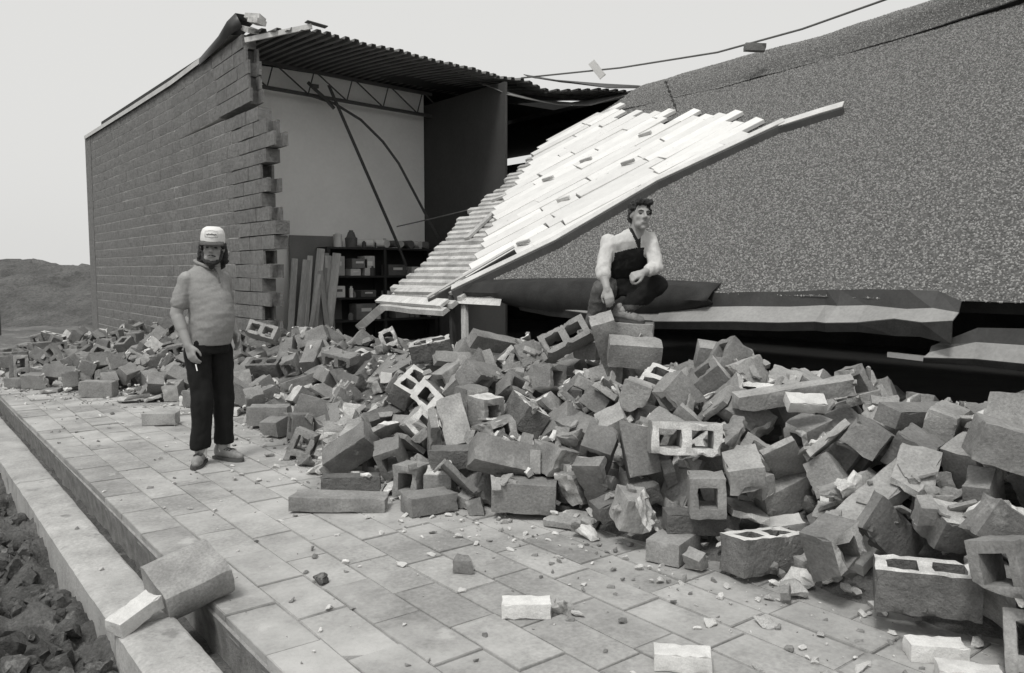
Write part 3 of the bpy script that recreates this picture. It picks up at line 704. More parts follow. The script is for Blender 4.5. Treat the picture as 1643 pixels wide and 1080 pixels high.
for z in SZ:
    bm = bmesh.new(); box(bm, sp_(((SX0 + SX1) / 2, (SY0 + SY1) / 2, z)), (SX1 - SX0 - .004, SY1 - SY0 - .004, .035)); link('shelf_board', to_mesh(bm), 'shelf', shelf)
bm = bmesh.new(); box(bm, sp_(((SX0 + SX1) / 2, SY1 + .012, 1.0)), (SX1 - SX0, .015, 1.8)); link('back_sheet', to_mesh(bm), 'shelf', shelf)
LOAD = [('carton', 6.36, 1.4, .26, .34, 'carton', 'pale tall carton at the planks end of the shelving'), ('carton', 6.70, 1.4, .20, .12, 'carton', 'low pale carton between two taller boxes'),
        ('carton', 6.98, 1.4, .20, .35, 'carton', 'pale printed carton beside the middle post of the shelving'), ('carton', 6.78, 1.53, .3, .17, 'cartond', 'dark carton stacked on the low pale carton'),
        ('tray', 7.55, 1.4, .38, .20, 'cartond', 'dark tray of parts on the shelf right of the middle post'), ('carton', 7.95, 1.4, .2, .16, 'carton', 'small carton beside the dark tray'),
        ('carton', 6.38, 1.02, .22, .20, 'paper', 'white box on the second shelf above the pale plank'), ('tray', 6.95, 1.02, .3, .12, 'cartond', 'dark low box on the second shelf'), ('carton', 7.5, 1.02, .3, .10, 'carton', 'flat pale carton on the second shelf'),
        ('carton', 6.9, .62, .4, .28, 'cartond', 'dark wide box low on the shelving'), ('carton', 7.7, .62, .4, .3, 'cartond', 'dark square box low on the shelving near the deck ribs')]
for nm, x, z, w_, h_, mt, lab in LOAD:
    bm = bevelled((0, 0, h_ / 2), (w_, .28, h_), None, .006)
    o = empty(nm, (x, 13.12, z + .0185), lab, 'box'); link('box_body', to_mesh(bm), mt, o)
    bm = bmesh.new(); box(bm, (0, -.142, h_ * .62), (w_ * .5, .004, h_ * .22)); link('paper_label', to_mesh(bm), 'paper' if mt != 'paper' else 'cartond', o)
def roll(x, z, r, L, ang, mat, label, tilt=0):
    bm = bmesh.new(); tube(bm, [(0, -L / 2, 0), (0, L / 2, 0)], r, 14); tube(bm, [(0, -L / 2 - .003, 0), (0, -L / 2 + .01, 0)], r * .45, 10)
    o = tag(link('roll', to_mesh(bm, sharp=40), mat, None, (x, 13.12, z)), label, 'roll'); o.rotation_euler = (tilt, 0, ang)
zt = SZ[-1] + .018
bm = bmesh.new(); tube(bm, [(0, 0, 0), (0, 0, .22), (0, 0, .25)], [.075, .075, .03], 12); tag(link('canister', to_mesh(bm, sharp=40), 'paper', None, (6.42, 13.1, zt)), 'white upright canister on top of the shelving', 'canister')
bm = bmesh.new(); tube(bm, [(0, 0, 0), (0, 0, .16), (0, 0, .2), (0, 0, .3)], [.10, .11, .06, .035], 12); tube(bm, [(-.09, 0, .15), (-.05, 0, .26), (.05, 0, .26), (.09, 0, .15)], .012, 6)
tag(link('kettle', to_mesh(bm, sharp=40), 'cartond', None, (6.68, 13.1, zt)), 'dark can with a handle beside the white canister', 'can')
roll(6.92, zt + .075, .07, .4, .9, 'paper', 'white roll lying slanted beside the dark can'); roll(7.12, zt + .075, .065, .42, .95, 'paper', 'second white roll next to the slanted one')
for i, x in enumerate((7.32, 7.49, 7.66, 7.83, 8.0, 8.16)): roll(x, zt + .075, .07 - .006 * (i % 3), .3, .3 * math.sin(i * 2.1), 'cartond' if i % 2 else 'carton', ['brown roll', 'dark roll'][i % 2] + ' lying end-on along the shelving top, ' + ['nearest the white rolls', 'second after the white rolls', 'third after the white rolls', 'fourth after the white rolls', 'fifth after the white rolls', 'last after the white rolls'][i])

rn_ = random.Random(17)
for i in range(26):
    z = rn_.choice([SZ[1], SZ[2], SZ[2], SZ[3], SZ[4], SZ[4]]) + .018; x = rn_.uniform(SX0 + .12, SX1 - .1); h_ = rn_.uniform(.07, .2); r_ = rn_.uniform(.03, .06); y = rn_.uniform(12.99, 13.04) if z < 1.8 else rn_.uniform(13.0, 13.3)
    bm = bmesh.new(); tube(bm, [(0, 0, 0), (0, 0, h_ * .8), (0, 0, h_ * .85), (0, 0, h_)], [r_, r_, r_ * .6, r_ * .55], 10)
    tag(link('can', to_mesh(bm, sharp=40), rn_.choice(['carton', 'cartond', 'cartond', 'paper', 'steel']), None, (x, y, z)), 'small can among the clutter crowding the black shelving', 'can', 'cans crowding the shelving')
# ------------------------------------------------------------------ fence post and bare sapling at the far left
bm = bmesh.new(); tube(bm, [(0, 0, -.3), (0, 0, 1.08), (0, 0, 1.12)], [.035, .03, .012], 7); tag(link('fence_post', to_mesh(bm), 'steel', None, (2.33, 22.95, 0)), 'thin dark post standing in the rough field', 'post')
rnd = random.Random(77)
tree = empty('bare_sapling', (-.6, 23.5, -.1), 'leafless thin sapling at the edge of the field', 'tree')
bm = bmesh.new(); tube(bm, [(0, 0, -.2), (.05, 0, 1.2), (.0, .1, 2.6), (.1, .1, 4.2)], [.05, .04, .03, .012], 6); link('trunk', to_mesh(bm), 'wood', tree)
bm = bmesh.new()
for i in range(46):
    z = rnd.uniform(1.2, 4.0); a = rnd.uniform(0, 6.28); L = rnd.uniform(.5, 1.5); p = Vector((.04, .05, z)); d = Vector((math.cos(a), math.sin(a), rnd.uniform(.5, 1.2))).normalized()
    pts = [p, p + d * L * .5 + Vector((0, 0, .05)), p + d * L + Vector((0, 0, .15 * L))]; tube(bm, pts, [.011, .007, .003], 4)
    for j in range(3):
        q = p + d * L * rnd.uniform(.3, .9); d2 = (d + Vector((rnd.gauss(0, .5), rnd.gauss(0, .5), rnd.gauss(.2, .3)))).normalized(); tube(bm, [q, q + d2 * L * .4], [.005, .002], 4)
link('crown', to_mesh(bm), 'wood', tree)

# ------------------------------------------------------------------ rubble: block and fragment shapes
def cell_block(L, W, H, cores):
    """hollow block: cores = list of (x0,x1) openings running through Z"""
    t = .045; xs = sorted(set([-L / 2, L / 2] + [q for c in cores for q in c])); ys = [-W / 2, -W / 2 + t, W / 2 - t, W / 2]
    bm = bmesh.new(); V = {}
    def vert(x, y, z):
        k = (round(x, 4), round(y, 4), round(z, 4))
        if k not in V: V[k] = bm.verts.new(k)
        return V[k]
    def hole(i, j): return j == 1 and any(abs(xs[i] - a) < 1e-4 and abs(xs[i + 1] - b) < 1e-4 for a, b in cores)
    nx, ny = len(xs) - 1, 3
    solid = lambda i, j: 0 <= i < nx and 0 <= j < ny and not hole(i, j)
    h = H / 2
    for i in range(nx):
        for j in range(ny):
            if not solid(i, j): continue
            a, b, c, d = xs[i], xs[i + 1], ys[j], ys[j + 1]
            bm.faces.new((vert(a, c, h), vert(b, c, h), vert(b, d, h), vert(a, d, h))); bm.faces.new((vert(a, d, -h), vert(b, d, -h), vert(b, c, -h), vert(a, c, -h)))
            for (di, dj, p, q) in ((-1, 0, (a, d), (a, c)), (1, 0, (b, c), (b, d)), (0, -1, (a, c), (b, c)), (0, 1, (b, d), (a, d))):
                if not solid(i + di, j + dj): bm.faces.new((vert(*p, -h), vert(*q, -h), vert(*q, h), vert(*p, h)))
    return bm
def cut(bm, co, no, rough=.02, seed=0):
    g = bm.verts[:] + bm.edges[:] + bm.faces[:]
    bmesh.ops.bisect_plane(bm, geom=g, plane_co=co, plane_no=no, clear_outer=True)
    be = [e for e in bm.edges if len(e.link_faces) == 1]
    r = bmesh.ops.triangle_fill(bm, edges=be, use_beauty=True, use_dissolve=False)
    for f in r['geom']:
        if isinstance(f, bmesh.types.BMFace): f.material_index = 1
def finish(bm, seed, cell=.048, chip=.017, rough=.003, frac=.016, pale=None):
    bm.normal_update()
    if pale:
        for f in bm.faces:
            if f.normal.dot(Vector(pale)) > .9: f.material_index = 1
    bmesh.ops.triangulate(bm, faces=bm.faces[:])
    for _ in range(3):
        es = [e for e in bm.edges if e.calc_length() > cell]
        if not es: break
        bmesh.ops.subdivide_edges(bm, edges=es, cuts=1); bmesh.ops.triangulate(bm, faces=bm.faces[:])
    bmesh.ops.recalc_face_normals(bm, faces=bm.faces[:]); bm.normal_update(); o3 = Vector((seed * 2.3, seed * 1.1, seed * .7)); mv = {}
    for v in bm.verts:
        sharp = any(len(e.link_faces) == 2 and e.calc_face_angle(0) > .6 for e in v.link_edges); fr_ = any(f.material_index == 1 for f in v.link_faces)
        n1 = fbm(v.co * 13 + o3, 1, 3); d = v.normal * (rough * fbm(v.co * 30 + o3, 1, 2))
        if sharp: d -= v.normal * (chip * max(0, n1 * 1.7 - .05) + .0015)
        if fr_: d += v.normal * (frac * fbm(v.co * 17 + o3, 1, 3))
        mv[v] = d
    for v, d in mv.items(): v.co += d
    me = to_mesh(bm, sharp=32)
    return me
BLK, BW, BH = .39, .185, .185
C2 = [(-BLK / 2 + .05, -.03), (.03, BLK / 2 - .05)]
KIND = {}
def addkind(name, me, mats=('block', 'fresh')):
    for m_ in mats: me.materials.append(MT[m_])
    KIND.setdefault(name, []).append(me)
rnd = random.Random(31)
def rv3(s=1): return Vector((rnd.gauss(0, s), rnd.gauss(0, s), rnd.gauss(0, s)))
for k in range(4):
    bm = cell_block(BLK, BW, BH, C2); addkind('hollow', finish(bm, k, frac=.005, pale=(0, 0, 1) if k != 2 else None), (['block', 'split'][k % 2], ['fresh', 'mortar'][k // 3]))
for k in range(5):
    bm = cell_block(BLK, BW, BH, C2); x = rnd.uniform(.0, .14); cut(bm, (x, 0, 0), (Vector((1, 0, 0)) + rv3(.28)).normalized(), seed=k); addkind('broken_hollow', finish(bm, 10 + k, frac=.018, pale=(0, 0, 1) if k % 2 else None))
for k in range(3):
    bm = cell_block(BLK * .55, BW, BH, [(-.055, .055)]); addkind('half', finish(bm, 20 + k, frac=.008, pale=(1, 0, 0)))
for k in range(4):
    bm = cell_block(BLK * (1, .8, 1, .7)[k], BW * (1, 1, .7, 1.1)[k], BH * (1, .62, .6, .8)[k], []); addkind('solid', finish(bm, 30 + k, frac=.006, pale=[None, None, (1, 0, 0), (0, 0, 1)][k]), (['block', 'block', 'split', 'block'][k], 'fresh'))
for k in range(8):
    bm = cell_block(BLK, BW, BH * (1, .7)[k % 2], []); cut(bm, (rnd.uniform(-.09, .12), 0, 0), (Vector((1, 0, 0)) + rv3(.5)).normalized()); 
    if k % 2: cut(bm, (0, 0, .05), (Vector((0, .3, 1)) + rv3(.4)).normalized())
    addkind('broken_solid', finish(bm, 40 + k, chip=.02, frac=.028))
for k in range(5):      # face shells knocked off, some with a stub of web
    bm = cell_block(rnd.uniform(.28, .42), BH, .04, [])
    cut(bm, (rnd.uniform(.08, .17), 0, 0), (Vector((1, 0, 0)) + rv3(.35)).normalized()); addkind('shell', finish(bm, 50 + k, chip=.012, frac=.02), ('block', 'fresh'))
for k in range(4):      # U and L shaped pieces: a block cut open along its length
    bm = cell_block(BLK, BW, BH, C2); cut(bm, (0, rnd.uniform(-.02, .05), 0), (Vector((.1, 1, 0)) + rv3(.12)).normalized()); addkind('open_web', finish(bm, 60 + k, frac=.02))
for k in range(3):
    bm = cell_block(.215, .10, .068, []); addkind('brick', finish(bm, 70 + k, cell=.04, chip=.01), ('mortar', 'mortar'))
for k in range(3):
    bm = cell_block(.215, .10, .068, []); cut(bm, (rnd.uniform(-.02, .05), 0, 0), (Vector((1, 0, 0)) + rv3(.4)).normalized()); addkind('half_brick', finish(bm, 80 + k, cell=.04, chip=.012), ('block', 'mortar'))
for k in range(5):
    me = chunk_mesh(90 + k, (rnd.uniform(.06, .13), rnd.uniform(.05, .09), rnd.uniform(.035, .07)), .5); addkind('chunk', me, (['fresh', 'block', 'mortar', 'block', 'fresh'][k], 'fresh'))
for k in range(3):      # long lintel or sill pieces
    bm = cell_block((.75, .6, .9)[k], (.14, .2, .1)[k], (.1, .09, .1)[k], []); cut(bm, (.3, 0, 0), (Vector((1, 0, 0)) + rv3(.4)).normalized()); addkind('long', finish(bm, 99 + k, cell=.07), ('block', 'mortar'))

# ------------------------------------------------------------------ rubble: heap surface
RIDGE = [(-3, .66), (.5, .68), (1.5, .70), (2.8, .76), (4.0, .84), (4.6, .90), (6, .90), (7.5, .90), (9, .92), (11, .88), (13, .78), (15, .55), (17, .34), (19, .12), (21, 0)]
TOE = [(-3, 3.35), (.5, 3.3), (1.2, 3.25), (2.4, 3.15), (3.4, 3.0), (4.2, 2.72), (5.0, 2.6), (6.0, 2.75), (7.0, 2.85), (7.8, 2.85), (9.0, 2.75), (9.8, 2.45), (11.3, 1.75), (13, 1.35), (16, 1.6), (20, 3.2)]
def heap(u, v):
    zr = lerp_tab(RIDGE, v); t0 = lerp_tab(TOE, v) - .1; ur = 4.55 if v < 11 else 4.2
    if u <= ur:
        t = max(0, (u - t0) / (ur - t0)); t = min(1, t); p = .72 if v < 3.5 else .85 if v < 9 else 1.0
        return zr * t ** p
    if v > 11.2: return zr * max(0, 1 - (u - ur) / 1.6) if u > 4.6 else zr
    return zr * max(.55, 1 - (u - ur) / 3.2)
def core(u, v): return max(-.05, heap(u, v) * .90 - .24 + .05 * fbm((u, v, 0), 2.5, 3))
hp = tag(grid('debris_heap', frange(1.2, 7.4, .09), frange(-3, 20.5, .11), lambda x, y: min(core(x, y), 2) + .02 * fbm((x, y, 3), 9, 3), 'heap'), 'dusty core of the rubble heap', 'rubble', kind='stuff')

# hand-placed blocks: (kind, variant, position, euler, name, label)
D = math.radians
HERO = [
 ('hollow', 1, (3.35, 1.50, .20), (.04, -.03, D(-60)), 'hollow_block', 'two-core block standing cores up on white bricks at the front of the heap'),
 ('hollow', 3, (3.41, 2.32, .11), (-.08, .05, D(-14)), 'hollow_block', 'two-core block with open top resting on the pavers beside a solid slab'),
 ('solid', 1, (3.24, 2.74, .066), (0, 0, D(17)), 'solid_block', 'low solid grey block lying flat on the pavers before the heap'),
 ('solid', 0, (3.07, 3.78, .135), (.05, .03, D(-44)), 'solid_block', 'smooth-faced full block sitting upright at the toe of the heap'),
 ('solid', 1, (2.66, 4.22, .066), (0, 0, D(-8)), 'solid_block', 'solid grey block lying on the pavers next to a flat broken slab'),
 ('solid', 2, (2.48, 4.92, .066), (0, 0, D(-33)), 'solid_block', 'narrow solid block lying behind the flat broken slab'),
 ('long', 1, (2.25, 4.62, .05), (0, .03, D(-38)), 'broken_slab', 'flat broken slab with a chipped pale end on the pavers'),
 ('hollow', 0, (3.52, 2.92, .57), (D(82), .03, D(-42)), 'hollow_block', 'block on its side showing two square core holes to the pavement'),
 ('half', 0, (3.37, 2.64, .335), (D(86), D(88), D(-50)), 'half_block', 'upright half block with ribbed broken end under the two-hole block'),
 ('solid', 2, (3.40, 2.70, .17), (.05, .04, D(-35)), 'solid_block', 'block half buried under the upright half block'),
 ('solid', 0, (4.02, 1.42, .70), (.1, .28, D(-52)), 'solid_block', 'large smooth block tipped down at the end of the heap by the flashing'),
 ('long', 0, (3.70, 1.90, .42), (.3, -.45, D(-12)), 'long_block', 'long narrow block sloping down between the broken pieces'),
 ('broken_hollow', 1, (3.33, 1.87, .19), (D(80), D(70), D(-20)), 'broken_block', 'broken piece standing on end with mortar crusted on its side'),
 ('solid', 0, (4.42, 4.15, .90), (.35, .06, D(-42)), 'solid_block', 'smooth full block tilted below the crouching man'),
 ('hollow', 2, (4.25, 4.72, .97), (D(62), D(-28), D(-40)), 'hollow_block', 'tilted block with two dark core holes beside the crouching man'),
 ('solid', 1, (4.74, 4.46, 1.035), (.06, .03, D(-50)), 'solid_block', 'flat block carrying the raised boot of the crouching man'),
 ('solid', 3, (4.55, 4.74, .875), (.04, -.05, D(20)), 'solid_block', 'stout block under the lower boot of the crouching man'),
 ('solid', 0, (2.93, 7.50, .12), (.02, 0, D(-38)), 'solid_block', 'full block lying on the pavement edge behind the standing man'),
 ('solid', 1, (2.15, 8.30, .066), (0, 0, D(-30)), 'solid_block', 'lone solid block on the pavers behind the capped man\'s legs'),
 ('hollow', 2, (3.85, 10.0, .73), (D(60), D(15), D(-45)), 'hollow_block', 'two-hole block perched high near the toothed wall end'),
 ('solid', 0, (2.05, 10.6, .10), (0, .03, D(-36)), 'solid_block', 'grey block lying at the field end of the heap'),
 ('solid', 1, (1.42, 12.1, .066), (0, 0, D(-50)), 'solid_block', 'outermost grey block of the heap near the kerb'),
 ('half', 1, (3.83, 2.68, .44), (.3, .5, D(-60)), 'half_block', 'half block with a dark open end beside the two-hole block'),
 ('solid', 2, (3.30, 3.15, .20), (.12, -.3, D(-20)), 'solid_block', 'grey block tilted up behind the toe of the heap'),
 ('broken_solid', 0, (3.25, 2.92, .20), (.25, .2, D(-22)), 'broken_block', 'pointed broken block leaning over the low solid block'),
 ('solid', 0, (4.78, 3.62, .87), (.25, .15, D(-45)), 'solid_block', 'block lying below the long flashing, next to the smooth tilted one'),
 ('long', 2, (4.25, 2.62, .80), (.2, -.12, D(-28)), 'long_block', 'long sill piece lying along the crest of the heap'),
 ('brick', 0, (3.98, 2.46, .78), (.5, .05, D(-36)), 'white_brick', 'white brick lying on the heap below the long sill piece'),
 ('solid', 3, (3.74, 1.56, .36), (.3, .2, D(-30)), 'solid_block', 'stout block wedged behind the big two-core block'),
 ('hollow', 2, (3.80, 4.70, .56), (D(40), D(30), D(-20)), 'hollow_block', 'hollow block with pale mortar bands half way up the heap'),
 ('hollow', 1, (4.10, 6.45, .76), (.2, -.2, D(-35)), 'hollow_block', 'dark rough-faced block on the crest under the deck ribs'),
 ('hollow', 3, (3.42, 5.28, .46), (D(70), D(35), D(-70)), 'hollow_block', 'split-faced block leaning steeply with a hole in its side'),
 ('brick', 1, (.80, 3.60, .055), (.05, -.25, D(25)), 'white_brick', 'white brick lying on the kerb beside the curved chunk'),
 ('brick', 2, (2.17, 2.66, .036), (0, 0, D(-38)), 'white_brick', 'white brick lying alone on the pavers with a mortar lump'),
 ('brick', 0, (2.34, 1.93, .036), (0, 0, D(-46)), 'white_brick', 'white brick at the front edge of the pavers'),
 ('brick', 1, (3.17, 1.37, .036), (0, 0, D(-46)), 'white_brick', 'white brick under the big two-core block'),
 ('brick', 2, (3.05, 1.20, .036), (0, 0, D(-55)), 'white_brick', 'white brick lying just in front of the big two-core block'),
 ('half_brick', 0, (2.30, 3.22, .036), (0, 0, D(-48)), 'half_brick', 'grey half brick alone on the open pavers'),
]
# ------------------------------------------------------------------ rubble: drop the loose blocks onto the heap (rigid bodies), keep where they come to rest
def simulate(seed, count):
    rn = random.Random(seed); c = bpy.data.collections.new('sim'); col.children.link(c)
    bpy.ops.rigidbody.world_add(); rw = scene.rigidbody_world; rw.collection = c; rw.substeps_per_frame = 5; rw.solver_iterations = 8
    def rb(ob, typ, shape, fr_=.9):
        bpy.context.view_layer.objects.active = ob; bpy.ops.rigidbody.object_add(type=typ)
        ob.rigid_body.collision_shape = shape; ob.rigid_body.friction = fr_; ob.rigid_body.restitution = 0; ob.rigid_body.use_margin = True; ob.rigid_body.collision_margin = .003
    tmp = []
    def static(me, M4=None, shape='MESH'):
        ob = bpy.data.objects.new('s', me); c.objects.link(ob); tmp.append(ob)
        if M4: ob.matrix_world = M4
        bpy.context.view_layer.update(); rb(ob, 'PASSIVE', shape)
    static(hp.data)
    bm = bmesh.new(); box(bm, (3, 8, -.5), (30, 60, 1)); static(to_mesh(bm), shape='BOX' if False else 'MESH')
    bm = bmesh.new(); box(bm, (WU + .1, 16.9, 2), (.25, 11.2, 4)); static(to_mesh(bm), shape='MESH')
    for (kd, vi, p, e, nm, lb) in HERO:
        static(KIND[kd][vi], Matrix.Translation(p) @ Euler(e).to_matrix().to_4x4(), 'CONVEX_HULL')
    MIX = ['hollow'] * 8 + ['broken_hollow'] * 14 + ['half'] * 6 + ['solid'] * 15 + ['broken_solid'] * 20 + ['shell'] * 22 + ['open_web'] * 7 + ['brick'] * 5 + ['half_brick'] * 18 + ['chunk'] * 34 + ['long'] * 1
    protos = {}
    for kd, ms in KIND.items():
        for i, me in enumerate(ms):
            ob = bpy.data.objects.new('p', me); c.objects.link(ob); tmp.append(ob); ob.location = (300 + 3 * len(protos), 300, 5); rb(ob, 'ACTIVE', 'CONVEX_HULL'); ob.rigid_body.mass = 10
            ob.rigid_body.linear_damping = .25; ob.rigid_body.angular_damping = .5; protos[(kd, i)] = ob
    items = []
    n = 0
    while n < count:
        v = rn.uniform(-.6, 18.5) if rn.random() < .7 else rn.uniform(.6, 6); t0 = lerp_tab(TOE, v); um = 5.9 if v < 10.8 else 4.3 if v > 11 else 5.2
        u = rn.uniform(t0 - .02, um)
        if rn.random() > (1.0 if v < 9 else .8): continue
        if heap(u, v) < .03 and v > 3: continue
        if u > 4.9 and rn.random() < .4: continue
        kd = rn.choice(MIX); vi = rn.randrange(len(KIND[kd]))
        ob = protos[(kd, vi)].copy()
        if ob.name not in c.objects: c.objects.link(ob)
        lay = n % 4; ob.location = (u, v, max(core(u, v), 0) + .22 + lay * .30)
        ob.rotation_euler = (rn.uniform(0, 6.28), rn.uniform(0, 6.28), rn.uniform(0, 6.28)) if rn.random() < .7 else (rn.gauss(0, .3), rn.gauss(0, .3), rn.uniform(0, 6.28))
        items.append((ob, kd, vi)); n += 1
    rw.point_cache.frame_start = 1; rw.point_cache.frame_end = 200
    for f in range(1, 66): scene.frame_set(f)
    dg = bpy.context.evaluated_depsgraph_get()
    out = [(kd, vi, ob.evaluated_get(dg).matrix_world.copy()) for ob, kd, vi in items]
    bpy.ops.rigidbody.world_remove()
    for ob in [o_ for o_, _, _ in items] + tmp: bpy.data.objects.remove(ob, do_unlink=True)
    bpy.data.collections.remove(c); scene.frame_set(1)
    return out
import time as _t; _t0 = _t.time()
SIM = simulate(12, 1500)
print('SIM SECONDS', _t.time() - _t0)
NAMES = {'hollow': ('hollow_block', 'hollow two-core block'), 'broken_hollow': ('broken_block', 'broken hollow block'), 'half': ('half_block', 'single-core half block'),
         'solid': ('solid_block', 'solid grey block'), 'broken_solid': ('broken_block', 'snapped solid block'), 'shell': ('block_shell', 'thin block shell'),
         'open_web': ('open_block', 'split-open block'), 'brick': ('white_brick', 'whole white brick'), 'half_brick': ('half_brick', 'broken half brick'), 'chunk': ('concrete_chunk', 'rough concrete lump'), 'long': ('long_block', 'long narrow sill piece')}
CATS = {'brick': 'brick', 'half_brick': 'brick', 'chunk': 'rubble', 'shell': 'block'}
def view_size(p, s):
    d = Vector(p) - cam.location; z = d.dot(F)
    if z < .5: return 0, 0, 0
    return 1300 * s / z, 821 + 1300 * d.dot(rt) / z, 540 - 1300 * d.dot(U) / z
for (kd, vi, p, e, nm, lb) in HERO:
    o = link(nm, KIND[kd][vi], None, None, p); o.rotation_euler = e; tag(o, lb, CATS.get(kd, 'block'))
ANCH = [((3.35, 1.5, .2), 'near the big two-core block on white bricks'), ((3.41, 2.32, .1), 'near the open-topped block on the pavers'), ((3.07, 3.78, .1), 'near the smooth upright block at the toe'), ((2.55, 4.7, 0), 'near the flat broken slab'),
        ((3.5, 2.9, .57), 'around the block with two square holes'), ((4.0, 1.4, .7), 'by the large tipped block under the flashing'), ((3.7, 1.9, .42), 'by the long sloping block'), ((4.4, 4.15, .9), 'just below the crouching man'),
        ((4.25, 2.62, .8), 'by the long sill piece on the crest'), ((3.8, 4.7, .5), 'mid-slope before the crouching man'), ((3.4, 5.5, .4), 'mid-slope before the coping rail end'), ((4.1, 6.5, .8), 'on the crest below the deck ribs'),
        ((3.1, 7.2, .2), 'low in the heap right behind the standing man'), ((3.9, 8.6, .7), 'on the crest before the shelving'), ((3.85, 10, .8), 'before the toothed wall end'), ((2.6, 9.6, .3), 'low in the heap beyond the standing man'),
        ((1.9, 11.5, .1), 'at the field end of the heap'), ((3.4, 13, .4), 'along the foot of the standing wall'), ((5.1, 3, .8), 'in the dark below the long flashing'), ((5.1, 6, .8), 'in the dark below the rolled membrane'), ((4.3, 3.4, .75), 'on the crest below the long flashing')]
def zone(p): return min(ANCH, key=lambda a: (Vector(a[0]) - p).length)[1]
def pose(Mx):
    z = abs((Mx.to_3x3() @ Vector((1, 0, 0))).z); return 'upended' if z > .75 else 'flat-lying' if z < .2 else 'tilted'
cand = []; rest = []
for kd, vi, Mx in SIM:
    p = Mx.translation
    t0 = lerp_tab(TOE, p.y)
    if p.z < -.3 or p.z > 1.75: continue
    if p.x < t0 - (.02 if p.y < 4.3 else .2): continue
    if p.x > 4.55 and p.z > 1.22 + max(0, (p.x - 5.2)) * SL - .12: continue
    if p.z > heap(p.x, p.y) + (.16 if p.y < 5 else .22): continue
    if (p - Vector((4.66, 4.56, 1.3))).length < .36: continue        # room for the crouching man
    if any((p - Vector(c_)).length < r_ for c_, r_ in (((3.3, 1.45, .45), .27), ((3.15, 1.3, .15), .24), ((3.38, 2.28, .38), .24), ((3.08, 2.2, .08), .22), ((3.3, 2.65, .68), .18), ((3.0, 2.6, .1), .15), ((2.85, 3.7, .15), .2))): continue
    if any((p.xy - Vector(c_)).length < r_ and p.z > z_ for c_, r_, z_ in (((3.41, 2.30), .27, .1), ((3.22, 2.72), .24, .08), ((3.33, 1.48), .26, .2), ((3.0, 3.7), .2, .05))): continue
    px, sx, sy = view_size(p, .3)
    vis = -60 < sx < 1700 and 380 < sy < 1150
    cand.append((px if vis else 0, kd, vi, Mx))
cand.sort(key=lambda q: -q[0])
per = {}
for px, kd, vi, Mx in cand:
    per[kd] = per.get(kd, 0) + 1
    if px > 14 and len([0]) and sum(per.values()) <= 470:
        nm, lb = NAMES[kd]; o = link(nm, KIND[kd][vi]); o.matrix_world = Mx; zn = zone(Mx.translation)
        lb = pose(Mx) + ' ' + lb; tag(o, lb + ' ' + zn, CATS.get(kd, 'block'), lb + ' ' + zn)
    else: rest.append((kd, vi, Mx))
print('rubble things', sum(per.values()) - len(rest), 'rest', len(rest))
def join(name, items, label, cat):
    bm = bmesh.new(); mats = []
    for me, Mx in items:
        t = me.copy(); t.transform(Mx); idx = []
        for m_ in me.materials:
            if m_ not in mats: mats.append(m_)
            idx.append(mats.index(m_))
        ar = [0] * len(t.polygons); t.polygons.foreach_get('material_index', ar); t.polygons.foreach_set('material_index', [idx[a] for a in ar])
        bm.from_mesh(t); bpy.data.meshes.remove(t)
    me = to_mesh(bm)
    for m_ in mats: me.materials.append(m_)
    return tag(link(name, me), label, cat, kind='stuff')
join('far_rubble', [(KIND[k][i], Mx) for k, i, Mx in rest], 'small distant and half-buried rubble of the heap', 'rubble')

# shards and lumps lying in the crevices: dropped straight onto whatever is highest there
from mathutils.bvhtree import BVHTree
bm = bmesh.new()
for q_ in cand:
    t = KIND[q_[1]][q_[2]].copy(); t.transform(q_[3]); bm.from_mesh(t); bpy.data.meshes.remove(t)
for (kd, vi, p, e, nm, lb) in HERO:
    t = KIND[kd][vi].copy(); t.transform(Matrix.Translation(p) @ Euler(e).to_matrix().to_4x4()); bm.from_mesh(t); bpy.data.meshes.remove(t)
bm.from_mesh(hp.data); bvh = BVHTree.FromBMesh(bm); bm.free()
rn = random.Random(91); sh_items = []
SHK = [(k_, m_) for k_ in ('chunk', 'half_brick', 'shell') for m_ in KIND[k_]]
for i in range(2600):
    v = rn.uniform(.4, 15) if rn.random() < .5 else rn.uniform(.6, 7); t0 = lerp_tab(TOE, v); u = rn.uniform(t0 - .1, 5.0 if v < 11 else 4.2)
    h_ = bvh.ray_cast(Vector((u, v, 2.5)), Vector((0, 0, -1)))
    if h_[0] is None or (h_[1].z > .8 and rn.random() < .8) or h_[0].z > heap(u, v) + .15: continue
    if (Vector((u, v)) - Vector((4.62, 4.55))).length < .3 or (Vector((u, v)) - Vector((3.4, 2.3))).length < .25 or (Vector((u, v)) - Vector((3.33, 1.48))).length < .25: continue
    k_, m_ = rn.choice(SHK); s = rn.uniform(.22, .62) if k_ != 'shell' else rn.uniform(.25, .5)
    nrm = h_[1]; q = nrm.to_track_quat('Z', 'Y') @ Euler((rn.gauss(0, .25), rn.gauss(0, .25), rn.uniform(0, 6.28))).to_quaternion()
    sh_items.append((m_, Matrix.Translation(h_[0] + nrm * s * .02) @ q.to_matrix().to_4x4() @ Matrix.Diagonal((s, s * rn.uniform(.6, 1), s, 1))))
join('rubble_shards', sh_items, 'shards and lumps filling the gaps between the fallen blocks', 'rubble')
